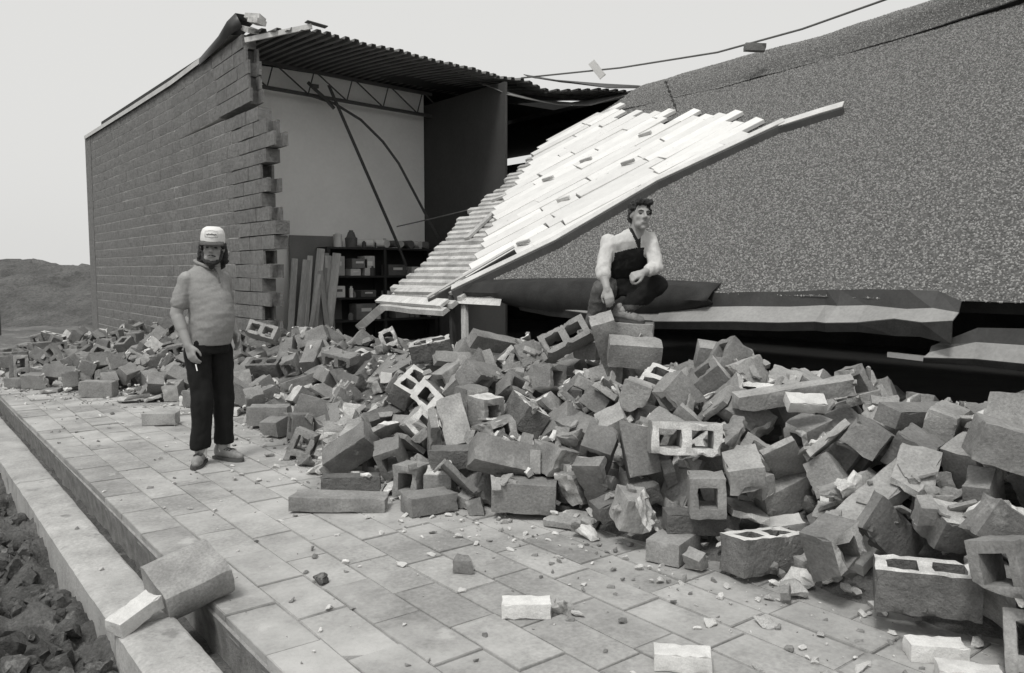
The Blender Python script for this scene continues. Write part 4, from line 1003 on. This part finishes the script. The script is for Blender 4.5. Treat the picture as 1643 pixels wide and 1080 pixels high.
# loose fragments: the larger ones on the pavers are things, the crumbs are stuff
frag = [chunk_mesh(200 + k, (rnd.uniform(.7, 1.2), rnd.uniform(.5, .8), rnd.uniform(.25, .5)), .4, sub=2) for k in range(6)]
fragm = {}
for mt in ('mortar', 'fresh', 'block'):
    for k, me in enumerate(frag):
        m2 = me.copy(); m2.materials.append(MT[mt]); fragm[(mt, k)] = m2
rn = random.Random(55)
FR = [(2.05, 3.52, .05), (2.25, 3.55, .035), (1.75, 3.9, .04), (1.62, 3.72, .03), (1.52, 3.25, .045), (2.1, 3.05, .035), (2.62, 3.35, .04), (2.75, 3.1, .045), (2.95, 3.15, .035), (2.72, 2.1, .06), (2.45, 2.35, .04),
      (2.35, 2.52, .055), (2.9, 1.95, .075), (2.78, 2.35, .03), (3.0, 1.75, .04), (2.55, 1.75, .035), (2.7, 1.55, .05), (2.85, 1.5, .06), (2.2, 2.2, .025), (1.9, 2.6, .03), (1.7, 2.9, .025), (1.35, 4.5, .03), (1.5, 5.2, .03), (1.6, 5.9, .03),
      (2.1, 5.6, .05), (2.35, 5.9, .06), (2.45, 6.3, .08), (2.3, 6.7, .07), (2.55, 5.45, .06), (2.3, 7.3, .05), (1.9, 7.2, .035), (1.7, 8.4, .04), (1.9, 9.2, .05), (1.5, 9.8, .05), (1.45, 7.6, .03), (2.7, 3.75, .04), (2.85, 3.5, .045), (3.1, 3.3, .05), (2.45, 3.85, .035),
      (2.0, 4.15, .03), (1.85, 4.6, .03), (2.6, 2.75, .03), (2.85, 2.8, .035), (2.5, 2.95, .03), (3.15, 2.1, .05), (2.98, 2.25, .035), (.86, 5.2, .025), (.83, 4.4, .03), (3.08, 1.05, .06), (2.95, 1.32, .05)]
for i, (u, v, s) in enumerate(FR):
    mt = rn.choice(['mortar', 'mortar', 'fresh', 'block']); k = rn.randrange(6)
    o = link('concrete_fragment', fragm[(mt, k)], None, None, (u, v, s * .2)); o.scale = (s * .8,) * 3; o.rotation_euler = (rn.gauss(0, .15), rn.gauss(0, .15), rn.uniform(0, 6.28))
    tag(o, {'mortar': 'small white mortar fragment lying loose on the pavers', 'fresh': 'small pale concrete fragment lying loose on the pavers', 'block': 'small dark concrete fragment lying loose on the pavers'}[mt], 'fragment', 'loose ' + mt + ' fragments on the pavers')
o = tag(link('mortar_lump', chunk_mesh(301, (.06, .05, .045), .6), 'fresh', None, (2.32, 2.58, .03)), 'crumbly mortar lump beside the lone white brick', 'fragment')
o = tag(link('soil_lump', chunk_mesh(302, (.05, .04, .035), .7), 'soil', None, (1.62, 3.55, .022)), 'dark earth lump on the open pavers', 'fragment')
bm = bmesh.new(); base = []
crumbs = []
for i in range(2600):
    v = rn.uniform(.6, 15); t0 = lerp_tab(TOE, v); r_ = rn.random()
    if r_ < .55: u = t0 + rn.gauss(-.05, .28)
    elif r_ < .75: u = rn.uniform(1.16, t0)
    else: u = rn.uniform(t0, 4.6)
    if u < 1.16: continue
    s = rn.choice([.004, .006, .008, .012, .018, .026]) * rn.uniform(.7, 1.3)
    if u > t0 + .15: s = rn.uniform(.02, .055); z = max(core(u, v), 0) + rn.uniform(.0, .1)
    else: z = s * .25
    crumbs.append((rn.choice(['mortar', 'fresh', 'block', 'block']), Matrix.Translation((u, v, z)) @ Euler((rn.gauss(0, .3), rn.gauss(0, .3), rn.uniform(0, 6.28))).to_matrix().to_4x4() @ Matrix.Diagonal((s, s, s, 1))))
simple = {}
for mt in ('mortar', 'fresh', 'block'):
    me = chunk_mesh(400 + len(simple), (1, .75, .55), sub=1); me.materials.append(MT[mt]); simple[mt] = me
join('rubble_crumbs', [(simple[m_], Mx) for m_, Mx in crumbs], 'crumbs of mortar and concrete scattered over pavers and heap', 'rubble')
# rounded kerb-side block: bull-nosed profile, worn, with one spalled end
bm = bmesh.new(); prof = [(.16, -.09), (.17, .055), (.12, .078), (.04, .07), (-.04, .072), (-.10, .085), (-.15, .07), (-.175, .02), (-.165, -.05), (-.13, -.09)]
xs_ = frange(-.17, .17, .034); rings = [[bm.verts.new((x, a + .006 * fbm((x, a, b), 9, 2), b + .004 * fbm((x, a, b + 3), 11, 2))) for a, b in prof] for x in xs_]
for a, b in zip(rings, rings[1:]):
    for k in range(len(prof)): bm.faces.new((a[k], a[(k + 1) % len(prof)], b[(k + 1) % len(prof)], b[k]))
bm.faces.new(rings[0][::-1]); bm.faces.new(rings[-1]); bmesh.ops.recalc_face_normals(bm, faces=bm.faces[:])
o = tag(link('rounded_block', to_mesh(bm, sharp=35), 'block', None, (1.06, 3.74, .10)), 'large rounded block tipped across the trench beside the kerb', 'block'); o.rotation_euler = (.33, -.22, D(4)); o.scale = (.88, .88, .95)

# ------------------------------------------------------------------ people
RZ = math.atan2(rt.y, rt.x)
class Fig:
    """collects overlapping rounded forms; build() fuses them into one continuous skin"""
    def __init__(s): s.bm = bmesh.new()
    def ell(s, c, r, rot=(0, 0, 0), sub=3):
        m = Matrix.Translation(Vector(c)) @ Euler(rot).to_matrix().to_4x4() @ Matrix.Diagonal((r[0], r[1], r[2], 1))
        bmesh.ops.create_icosphere(s.bm, subdivisions=sub, radius=1, matrix=m); return s
    def cap(s, a, ra, b, rb, flat=None):
        a = Vector(a); b = Vector(b); t = bmesh.new()
        for p, r in ((a, ra), (b, rb)):
            for v in bmesh.ops.create_icosphere(t, subdivisions=2, radius=r, matrix=Matrix.Translation(p))['verts']: pass
        pts = [v.co.copy() for v in t.verts]; t.free(); t = bmesh.new()
        vs = [t.verts.new(p) for p in pts]; bmesh.ops.convex_hull(t, input=vs)
        for v in [v for v in t.verts if not v.link_faces]: t.verts.remove(v)
        bmesh.ops.recalc_face_normals(t, faces=t.faces[:])
        me = bpy.data.meshes.new('t'); t.to_mesh(me); t.free(); s.bm.from_mesh(me); bpy.data.meshes.remove(me); return s
    def chain(s, pts):
        for (a, ra), (b, rb) in zip(pts, pts[1:]): s.cap(a, ra, b, rb)
        return s
    def loft(s, rings, n=24):
        """rings: (centre, radius along right, radius along front, yaw, tilt) bottom to top"""
        R_ = []
        for c, rx, ry, yaw, tilt in rings:
            m = Euler((tilt, 0, yaw)).to_matrix(); R_.append([s.bm.verts.new(Vector(c) + m @ Vector((rx * math.cos(t), ry * math.sin(t), 0))) for t in [2 * math.pi * k / n for k in range(n)]])
        fs = []
        for a, b in zip(R_, R_[1:]):
            for k in range(n): fs.append(s.bm.faces.new((a[k], a[(k + 1) % n], b[(k + 1) % n], b[k])))
        fs.append(s.bm.faces.new(R_[0][::-1])); fs.append(s.bm.faces.new(R_[-1])); bmesh.ops.recalc_face_normals(s.bm, faces=fs); return s
    def xf(s, M4, start=0):
        s.bm.verts.ensure_lookup_table()
        for v in s.bm.verts[start:]: v.co = M4 @ v.co
        return s
    def build(s, name, mats, parent, voxel=.01, smooth=8, wr=0, wrs=(14, 14, 5), matf=None, hairy=0):
        me = bpy.data.meshes.new('t'); s.bm.to_mesh(me); s.bm.free(); o = bpy.data.objects.new('t', me); col.objects.link(o)
        r = o.modifiers.new('r', 'REMESH'); r.mode = 'VOXEL'; r.voxel_size = voxel
        if smooth: sm = o.modifiers.new('s', 'SMOOTH'); sm.factor = .5; sm.iterations = smooth
        bpy.context.view_layer.update(); dg = bpy.context.evaluated_depsgraph_get(); m2 = bpy.data.meshes.new_from_object(o.evaluated_get(dg)); bpy.data.objects.remove(o, do_unlink=True)
        nv = [(v.co.copy(), v.normal.copy()) for v in m2.vertices]
        for v, (c, n_) in zip(m2.vertices, nv):
            d = 0
            if wr: d += wr * (fbm((c.x * wrs[0], c.y * wrs[1], c.z * wrs[2] + 3 * c.x), 1, 2) + .6 * fbm((c.x * wrs[0] * 2.2 + 5, c.y * wrs[1] * 2.2, c.z * wrs[2] * 2.4 - 6 * c.x), 1, 2))
            if hairy: d += hairy * fbm(c * 55, 1, 2)
            if d: v.co = c + n_ * d
        m2.polygons.foreach_set('use_smooth', [True] * len(m2.polygons))
        m2.materials.clear()
        for m_ in mats: m2.materials.append(MT[m_])
        if matf:
            for p in m2.polygons: p.material_index = matf(p.center, p.normal)
        return link(name, m2, None, parent)
def head_forms(f, M4, s=.96):
    k = len(f.bm.verts)
    f.ell((0, .026, .037), (.076, .095, .097)); f.ell((0, -.018, -.035), (.062, .074, .075)); f.ell((0, -.068, -.098), (.027, .024, .022))
    f.ell((.03, -.04, -.075), (.03, .045, .03)); f.ell((-.03, -.04, -.075), (.03, .045, .03))
    f.cap((0, -.086, .022), .009, (0, -.113, -.016), .0115); f.ell((.012, -.1, -.022), (.009, .012, .008)); f.ell((-.012, -.1, -.022), (.009, .012, .008))
    f.cap((-.044, -.064, .034), .012, (.044, -.064, .034), .012); f.cap((-.022, -.074, .036), .011, (.022, -.074, .036), .011); f.cap((0, -.076, .03), .012, (0, -.088, .01), .010)
    for sx in (-1, 1):
        f.ell((sx * .038, -.057, -.018), (.024, .022, .022)); f.ell((sx * .079, .012, .0), (.011, .02, .032), (0, 0, sx * .35))
    f.cap((-.02, -.088, -.058), .008, (.02, -.088, -.058), .008); f.cap((-.017, -.086, -.068), .008, (.017, -.086, -.068), .008)
    f.cap((0, .028, -.05), .056, (0, .05, -.17), .062)
    f.bm.verts.ensure_lookup_table()
    f.xf(M4 @ Matrix.Diagonal((s, s, s, 1)), k)
def face_parts(parent, M4, s=.96):
    S = Matrix.Diagonal((s, s, s, 1))
    for sx in (-1, 1):
        bm = bmesh.new(); bmesh.ops.create_icosphere(bm, subdivisions=2, radius=1, matrix=M4 @ S @ Matrix.Translation((sx * .031, -.068, .009)) @ Matrix.Diagonal((.0125, .009, .0055, 1))); link('eye', to_mesh(bm, sharp=60), 'eye', parent)
        bm = bmesh.new(); tube(bm, [M4 @ S @ Vector(p) for p in ((sx * .013, -.087, .031), (sx * .032, -.080, .037), (sx * .049, -.069, .033))], [.003, .0045, .0025], 6); link('eyebrow', to_mesh(bm, sharp=60), 'hair', parent)
    bm = bmesh.new(); tube(bm, [M4 @ S @ Vector(p) for p in ((-.023, -.090, -.063), (-.008, -.0965, -.0625), (.008, -.0965, -.0625), (.023, -.090, -.063))], [.0025, .0035, .0035, .0025], 6); link('mouth', to_mesh(bm, sharp=60), 'lip', parent)
def hand_forms(f, wrist, d, up, side=1, curl=.5, s=1.0):
    """palm and five fingers; d points along the hand, up is the back of the hand, side +1 puts the thumb on d x up"""
    d = Vector(d).normalized(); up = Vector(up); up = (up - d * up.dot(d)).normalized(); x = d.cross(up) * side; w = Vector(wrist)
    P = lambda a, b, c: w + (d * a + x * b + up * c) * s
    f.cap(P(-.02, 0, 0), .026 * s, P(.02, 0, 0), .026 * s)
    for b in (-.028, -.01, .01, .028): f.cap(P(.015, b * .8, 0), .015 * s, P(.082, b, .002), .0125 * s)
    for i, b in enumerate((.031, .011, -.010, -.030)):
        L = (.068, .076, .070, .054)[i]; r = (.0092, .0095, .009, .008)[i]; c1 = curl * (.7 + .12 * i); c2 = c1 + curl * .9
        p0 = P(.082, b, .002); q = lambda L_, c_: (d * math.cos(c_) - up * math.sin(c_)) * L_ * s
        p1 = p0 + q(L * .45, c1); p2 = p1 + q(L * .32, c2); p3 = p2 + q(L * .25, c2 + curl * .5)
        f.cap(p0, r * 1.12 * s, p1, r * 1.02 * s); f.cap(p1, r * 1.02 * s, p2, r * .95 * s); f.cap(p2, r * .95 * s, p3, r * .82 * s)
    t0 = P(.018, .026, -.006); t1 = P(.05, .05, -.016); t2 = P(.078, .052, -.03); t3 = P(.098, .046, -.038)
    f.cap(t0, .0155 * s, t1, .0125 * s); f.cap(t1, .0125 * s, t2, .0105 * s); f.cap(t2, .0105 * s, t3, .0085 * s)
def shoe(parent, ankle, ang, mat, name='shoe', L=.275, tilt=0, laces=True):
    """shoe pointing along angle ang (0 = towards local -Y), heel under the ankle"""
    M4 = Matrix.Translation(Vector(ankle)) @ Euler((tilt, 0, ang)).to_matrix().to_4x4(); f = Fig()
    f.cap((0, .055, -.035), .038, (0, -.03, -.03), .042); f.cap((0, -.03, -.03), .041, (0, -.12, -.043), .040); f.cap((.012, -.11, -.045), .036, (.006, -.165, -.05), .030); f.cap((0, .06, -.02), .034, (0, .03, .02), .04)
    f.bm.verts.ensure_lookup_table()
    for v in f.bm.verts: v.co.z = max(v.co.z, -.068)
    f.xf(M4); o = f.build(name, [mat], parent, .008, 4, wr=.0015)
    bm = bmesh.new(); out = [(-.035, .09), (.035, .09), (.042, 0), (.047, -.1), (.04, -.165), (.015, -.2), (-.012, -.2), (-.035, -.165), (-.043, -.1), (-.038, 0)]
    lo = [bm.verts.new(M4 @ Vector((x, y, -.085))) for x, y in out]; hi = [bm.verts.new(M4 @ Vector((x, y, -.062))) for x, y in out]; n = len(out)
    for k in range(n): bm.faces.new((lo[k], lo[(k + 1) % n], hi[(k + 1) % n], hi[k]))
    bm.faces.new(lo[::-1]); bm.faces.new(hi); bmesh.ops.recalc_face_normals(bm, faces=bm.faces[:]); link('sole', to_mesh(bm), 'sole', o)
    if laces:
        bm = bmesh.new()
        for y in (-.035, -.06, -.085): tube(bm, [M4 @ Vector(p) for p in ((-.03, y, -.004), (0, y - .008, .008), (.03, y, -.004))], .0045, 5)
        link('lace', to_mesh(bm), 'hair', o)
    return o

# --- man in the cap, standing on the pavers; local frame: X to his left as he faces -Y
m1 = empty('person', (2.03, 6.38, 0), 'standing man in white cap, grey polo shirt and black trousers', 'person', rz=RZ); m1.scale = (1.035,) * 3
YAW = R(56); B1 = Euler((0, 0, YAW)).to_matrix(); b1 = lambda x, y, z: B1 @ Vector((x, y, z))
H1 = Matrix.Translation((.045, -.01, 1.615)) @ Euler((.03, .05, R(14))).to_matrix().to_4x4()
# feet: near right foot towards the camera, left foot turned to the right
AR, AL = Vector((-.075, -.06, .088)), Vector((.045, .10, .088))
KR, KL = b1(-.10, -.03, .50), b1(.105, .0, .50); HR, HL = b1(-.10, .02, .90), b1(.10, .02, .90)
SR, SL_ = b1(-.155, .035, 1.395), b1(.155, .025, 1.395)
ER = b1(-.222, .075, 1.14); WR_ = b1(-.205, -.035, .905)
EL = b1(.225, .09, 1.17); WL_ = b1(.21, -.02, .97)
f = Fig(); head_forms(f, H1)
f.loft([(b1(0, .02, .88), .15, .12, YAW, 0), (b1(0, .0, 1.1), .15, .13, YAW, 0), (b1(0, .02, 1.38), .16, .10, YAW, 0), (b1(0, .03, 1.47), .08, .07, YAW, 0)])
f.chain([(SR, .055), (ER, .046), (WR_, .031)]); f.chain([(SL_, .055), (EL, .046), (WL_, .031)])
f.chain([(HR, .08), (KR, .055), (AR, .04)]); f.chain([(HL, .08), (KL, .055), (AL, .04)])
f.cap(ER.lerp(WR_, .15), .048, ER.lerp(WR_, .45), .044)
hand_forms(f, WR_, (WR_ - ER).normalized() + Vector((.1, -.05, -.35)), b1(-1, -.2, 0), side=-1, curl=.45)
hand_forms(f, WL_, (WL_ - EL), b1(1, 0, 0), side=1, curl=.4)
body1 = f.build('body', ['skin'], m1, .0075, 4)
face_parts(m1, H1)
f = Fig()      # polo shirt: full chest and belly, short sleeves, hem over the trousers
f.loft([(b1(0, -.005, .90), .150, .142, YAW, 0), (b1(0, -.015, .95), .156, .152, YAW, 0), (b1(0, -.03, 1.04), .158, .168, YAW, 0), (b1(0, -.035, 1.13), .158, .17, YAW, 0), (b1(0, -.018, 1.25), .165, .152, YAW, 0), (b1(0, .008, 1.35), .172, .130, YAW, 0), (b1(0, .022, 1.405), .170, .112, YAW, 0), (b1(0, .03, 1.45), .135, .088, YAW, 0), (b1(0, .03, 1.475), .095, .073, YAW, 0), (b1(0, .03, 1.495), .072, .066, YAW, 0)], 32)
f.cap(SR + Vector((0, 0, -.012)), .060, SR.lerp(ER, .45), .060); f.cap(SR.lerp(ER, .45), .060, SR.lerp(ER, .70), .066)
f.cap(SL_ + Vector((0, 0, -.012)), .060, SL_.lerp(EL, .45), .062); f.cap(SL_.lerp(EL, .45), .062, SL_.lerp(EL, .76), .067)
sh1 = f.build('polo_shirt', ['polo'], m1, .008, 8, wr=.0055, wrs=(5, 5, 11))
bm = bmesh.new(); tube(bm, [b1(*p) for p in ((.0, -.07, 1.465), (-.045, -.05, 1.482), (-.072, .02, 1.51), (-.055, .075, 1.525), (0, .09, 1.53), (.055, .075, 1.525), (.072, .02, 1.51), (.045, -.05, 1.482), (.0, -.07, 1.465))], .013, 8); link('collar', to_mesh(bm, sharp=60), 'polo', sh1)
bm = bmesh.new(); tube(bm, [b1(*p) for p in ((.004, -.068, 1.475), (.004, -.115, 1.42), (.004, -.135, 1.36))], .007, 6); link('placket', to_mesh(bm, sharp=60), 'ink', sh1)
f = Fig()
f.loft([(b1(0, .01, .84), .152, .132, YAW, 0), (b1(0, .0, .93), .156, .144, YAW, 0), (b1(0, -.005, .955), .150, .142, YAW, 0)], 28)
f.chain([(HR + Vector((0, 0, -.05)), .100), (KR, .080), (AR.lerp(KR, .28), .075), (AR + Vector((0, .01, .02)), .076)])
f.chain([(HL + Vector((0, 0, -.05)), .100), (KL, .080), (AL.lerp(KL, .28), .073), (AL + Vector((0, .01, .02)), .074)])
for v in f.bm.verts: v.co.z = max(v.co.z, .118 + .05 * (v.co.y + .1) * .5)
f.build('trousers', ['trouser'], m1, .010, 6, wr=.008, wrs=(10, 10, 6))
for A_, nm in ((AR, 'sock'), (AL, 'sock')):
    bm = bmesh.new(); tube(bm, [A_ + Vector((0, .01, -.03)), A_ + Vector((0, .01, .09))], [.046, .046], 12); link(nm, to_mesh(bm, sharp=40), 'sock', m1)
shoe(m1, AR + Vector((0, 0, .0)), R(8), 'shoe'); shoe(m1, AL, R(62), 'shoe')
# cap: tall foam front, mesh back, dark brim
cap = empty('cap', (0, 0, 0), None, None); cap.parent = m1
f = Fig(); f.loft([((0, .008, .040), .087, .108, 0, 0), ((0, .008, .075), .088, .110, 0, 0), ((0, .004, .115), .084, .104, 0, .05), ((0, .004, .145), .072, .090, 0, .08), ((0, .008, .163), .045, .060, 0, .05)], 28)
f.xf(H1); f.build('crown', ['cap'], cap, .006, 3)
bm = bmesh.new(); lo = []; hi = []
for k in range(13):
    a = math.pi * (1 + k / 12); x = .088 * math.cos(a); y = -.06 + .082 * math.sin(a); z = .040 + .012 * math.sin(a)
    lo.append((bm.verts.new(H1 @ Vector((x * .95, -.045 + .045 * math.sin(a), .055))), bm.verts.new(H1 @ Vector((x, y, z - .012 * (x / .088) ** 2)))))
for a, b in zip(lo, lo[1:]): bm.faces.new((a[0], a[1], b[1], b[0]))
bmesh.ops.recalc_face_normals(bm, faces=bm.faces[:]); o = link('brim', to_mesh(bm, sharp=60), 'ink', cap); o.modifiers.new('s', 'SOLIDIFY').thickness = .006
bm = bmesh.new()       # stitched patch with a line of illegible script
def pp(x, z): return H1 @ Vector((x, -.1045 + .12 * (z - .08) + 6.5 * x * x, z))
tube(bm, [pp(x, z) for x, z in ((-.045, .085), (-.045, .125), (0, .133), (.045, .125), (.045, .085), (0, .081), (-.045, .085))], .0012, 4)
tube(bm, [pp(-.036 + .0045 * i, .106 + .003 * math.sin(i * 2.3) + .002 * math.sin(i * 5.1) - .0004 * abs(i - 8)) for i in range(17)], .0026, 4)
link('cap_patch', to_mesh(bm), 'ink', cap)
f = Fig()      # long hair at the back and sides
f.ell((0, .045, .02), (.086, .085, .085)); f.ell((0, .06, -.06), (.088, .06, .085)); f.ell((0, .07, -.115), (.092, .045, .05))
f.cap((-.078, .03, .03), .022, (-.088, .04, -.10), .026); f.cap((.078, .03, .03), .022, (.088, .04, -.09), .026); f.cap((-.07, -.02, .045), .018, (-.077, .0, .0), .012); f.cap((.07, -.02, .045), .018, (.077, .0, .0), .012)
f.xf(H1); f.build('hair', ['hair'], m1, .008, 2, hairy=.010)
f = Fig()      # beard along the jaw and chin, moustache
for sx in (-1, 1): f.chain([(Vector((sx * .068, -.005, -.025)), .012), (Vector((sx * .060, -.03, -.065)), .018), (Vector((sx * .04, -.06, -.095)), .021), (Vector((0, -.076, -.108)), .024)]); f.cap((sx * .004, -.098, -.047), .005, (sx * .028, -.086, -.056), .005)
f.cap((0, -.07, -.115), .024, (0, -.05, -.13), .026)
f.xf(H1 @ Matrix.Diagonal((.98, .98, .98, 1))); f.build('beard', ['hair'], m1, .006, 2, hairy=.005)
hp_ = WR_ + (WR_ - ER).normalized() * .13
bm = bmesh.new(); tube(bm, [hp_ + Vector((.02, -.03, -.01)), hp_ + Vector((.035, -.045, -.055))], .0045, 6); tag(link('cigarette', to_mesh(bm), 'cap', None, None), 'white cigarette between the standing man\'s fingers', 'cigarette')
cg = bpy.data.objects['cigarette']; cg.matrix_world = Matrix.Translation((2.03, 6.38, 0)) @ Euler((0, 0, RZ)).to_matrix().to_4x4() @ Matrix.Scale(1.035, 4)

# --- crouching man on the heap; local frame X to the right of the view, -Y towards it
m2 = empty('person', (4.68, 4.57, 1.03), 'crouching dark-haired man in pale and dark sweater and faded jeans', 'person', rz=RZ)
H2 = Matrix.Translation((.150, -.10, .90)) @ Euler((-.02, .08, R(15))).to_matrix().to_4x4()
HP = Vector((.05, .16, .33))                                                    # pelvis
HR, HL = HP + Vector((-.10, 0, 0)), HP + Vector((.10, .0, 0))
KR, KL = Vector((-.145, -.12, .33)), Vector((.30, -.05, .36))
AR, AL = Vector((-.22, .04, -.02)), Vector((.03, -.02, .155))
CH_ = Vector((.09, .0, .66)); SR, SL_ = Vector((-.085, .01, .705)), Vector((.24, .0, .72))
ER, WR_ = Vector((-.145, -.10, .475)), Vector((-.12, -.21, .335)); EL, WL_ = Vector((.27, -.14, .50)), Vector((.15, -.24, .455))
f = Fig(); head_forms(f, H2)
f.loft([(HP, .14, .11, R(8), -.3), (HP.lerp(CH_, .5), .13, .10, R(8), -.3), (CH_, .15, .10, R(8), -.3), (CH_ + Vector((.03, -.03, .12)), .08, .07, R(8), -.3)])
f.cap(CH_ + Vector((.03, -.02, .08)), .06, H2 @ Vector((0, .03, -.07)), .052)
f.chain([(SR, .055), (ER, .043), (WR_, .030)]); f.chain([(SL_, .055), (EL, .043), (WL_, .030)])
f.chain([(HR, .08), (KR, .055), (AR, .038)]); f.chain([(HL, .08), (KL, .055), (AL, .038)])
f.cap(ER.lerp(WR_, .2), .044, ER.lerp(WR_, .5), .040)
hand_forms(f, WR_, (WR_ - ER).normalized() + Vector((.12, .02, -.5)), (-.15, -1, .35), side=1, curl=.5)
hand_forms(f, WL_, Vector((-.8, -.35, -.25)), (-.1, -.75, .7), side=-1, curl=.95)
f.build('body', ['skin'], m2, .0075, 4)
face_parts(m2, H2)
f = Fig()      # sweater, pale yoke and sleeves, dark below
f.loft([(HP + Vector((0, 0, .04)), .165, .15, R(8), -.3), (HP.lerp(CH_, .35), .172, .155, R(8), -.3), (HP.lerp(CH_, .7), .185, .15, R(8), -.3), (CH_, .195, .135, R(8), -.3), (CH_ + Vector((.01, -.01, .07)), .175, .11, R(8), -.3), (CH_ + Vector((.03, -.02, .125)), .09, .08, R(8), -.3)], 32)
f.chain([(SR, .066), (SR.lerp(ER, .5), .062), (ER, .060), (ER.lerp(WR_, .25), .055)]); f.chain([(SL_, .066), (SL_.lerp(EL, .5), .062), (EL, .060), (EL.lerp(WL_, .45), .052)])
def yoke(c, n_):
    def seg(a, b): t = max(0, min(1, (c - a).dot(b - a) / (b - a).length_squared)); return (c - a.lerp(b, t)).length
    if min(seg(SR, ER) , seg(ER, WR_), seg(SL_, EL), seg(EL, WL_)) < .072: return 0
    neck = abs(c.x - (.13 + (.70 - c.z) * .25)) < (c.z - .60) * .22 and c.y < 0
    return 1 if c.z < .625 + .03 * math.sin(c.x * 9) or neck else 0
sw = f.build('sweater', ['knit', 'darkknit'], m2, .0065, 10, wr=.010, wrs=(10, 10, 6), matf=yoke)
f = Fig()      # jeans
f.loft([(HP + Vector((0, 0, -.06)), .165, .15, 0, 0), (HP, .17, .155, 0, 0), (HP + Vector((0, -.01, .08)), .16, .145, 0, 0)], 28)
f.chain([(HR, .108), (HR.lerp(KR, .5), .098), (KR, .083), (KR.lerp(AR, .5), .075), (AR + (KR - AR) * .12, .072)]); f.chain([(HL, .108), (HL.lerp(KL, .5), .100), (KL, .085), (KL.lerp(AL, .5), .075), (AL + (KL - AL) * .2, .068)])
f.build('jeans', ['jeans', 'trouser'], m2, .0095, 5, wr=.010, wrs=(11, 11, 9), matf=lambda c, n_: 1 if c.x > -.02 and c.z > .20 else 0)
shoe(m2, AR + Vector((0, 0, .03)), R(-20), 'boot', 'boot', laces=False); shoe(m2, AL + Vector((0, 0, .0)), R(55), 'boot', 'boot', tilt=.12)
f = Fig()      # short dark curly hair
f.ell((0, .035, .06), (.086, .090, .085)); f.cap((-.05, -.055, .105), .024, (.05, -.055, .105), .024); f.ell((0, .075, .0), (.075, .045, .075)); f.cap((-.077, -.005, .05), .016, (-.08, .015, .0), .010); f.cap((.077, -.005, .05), .016, (.08, .015, .0), .010)
f.xf(H2); f.build('hair', ['hair'], m2, .007, 1, hairy=.014)
f = Fig(); f.cap((-.004, -.097, -.046), .0035, (-.024, -.088, -.054), .003); f.cap((.004, -.097, -.046), .0035, (.024, -.088, -.054), .003); f.xf(H2 @ Matrix.Diagonal((.98, .98, .98, 1))); f.build('moustache', ['hair'], m2, .005, 1, hairy=.002)
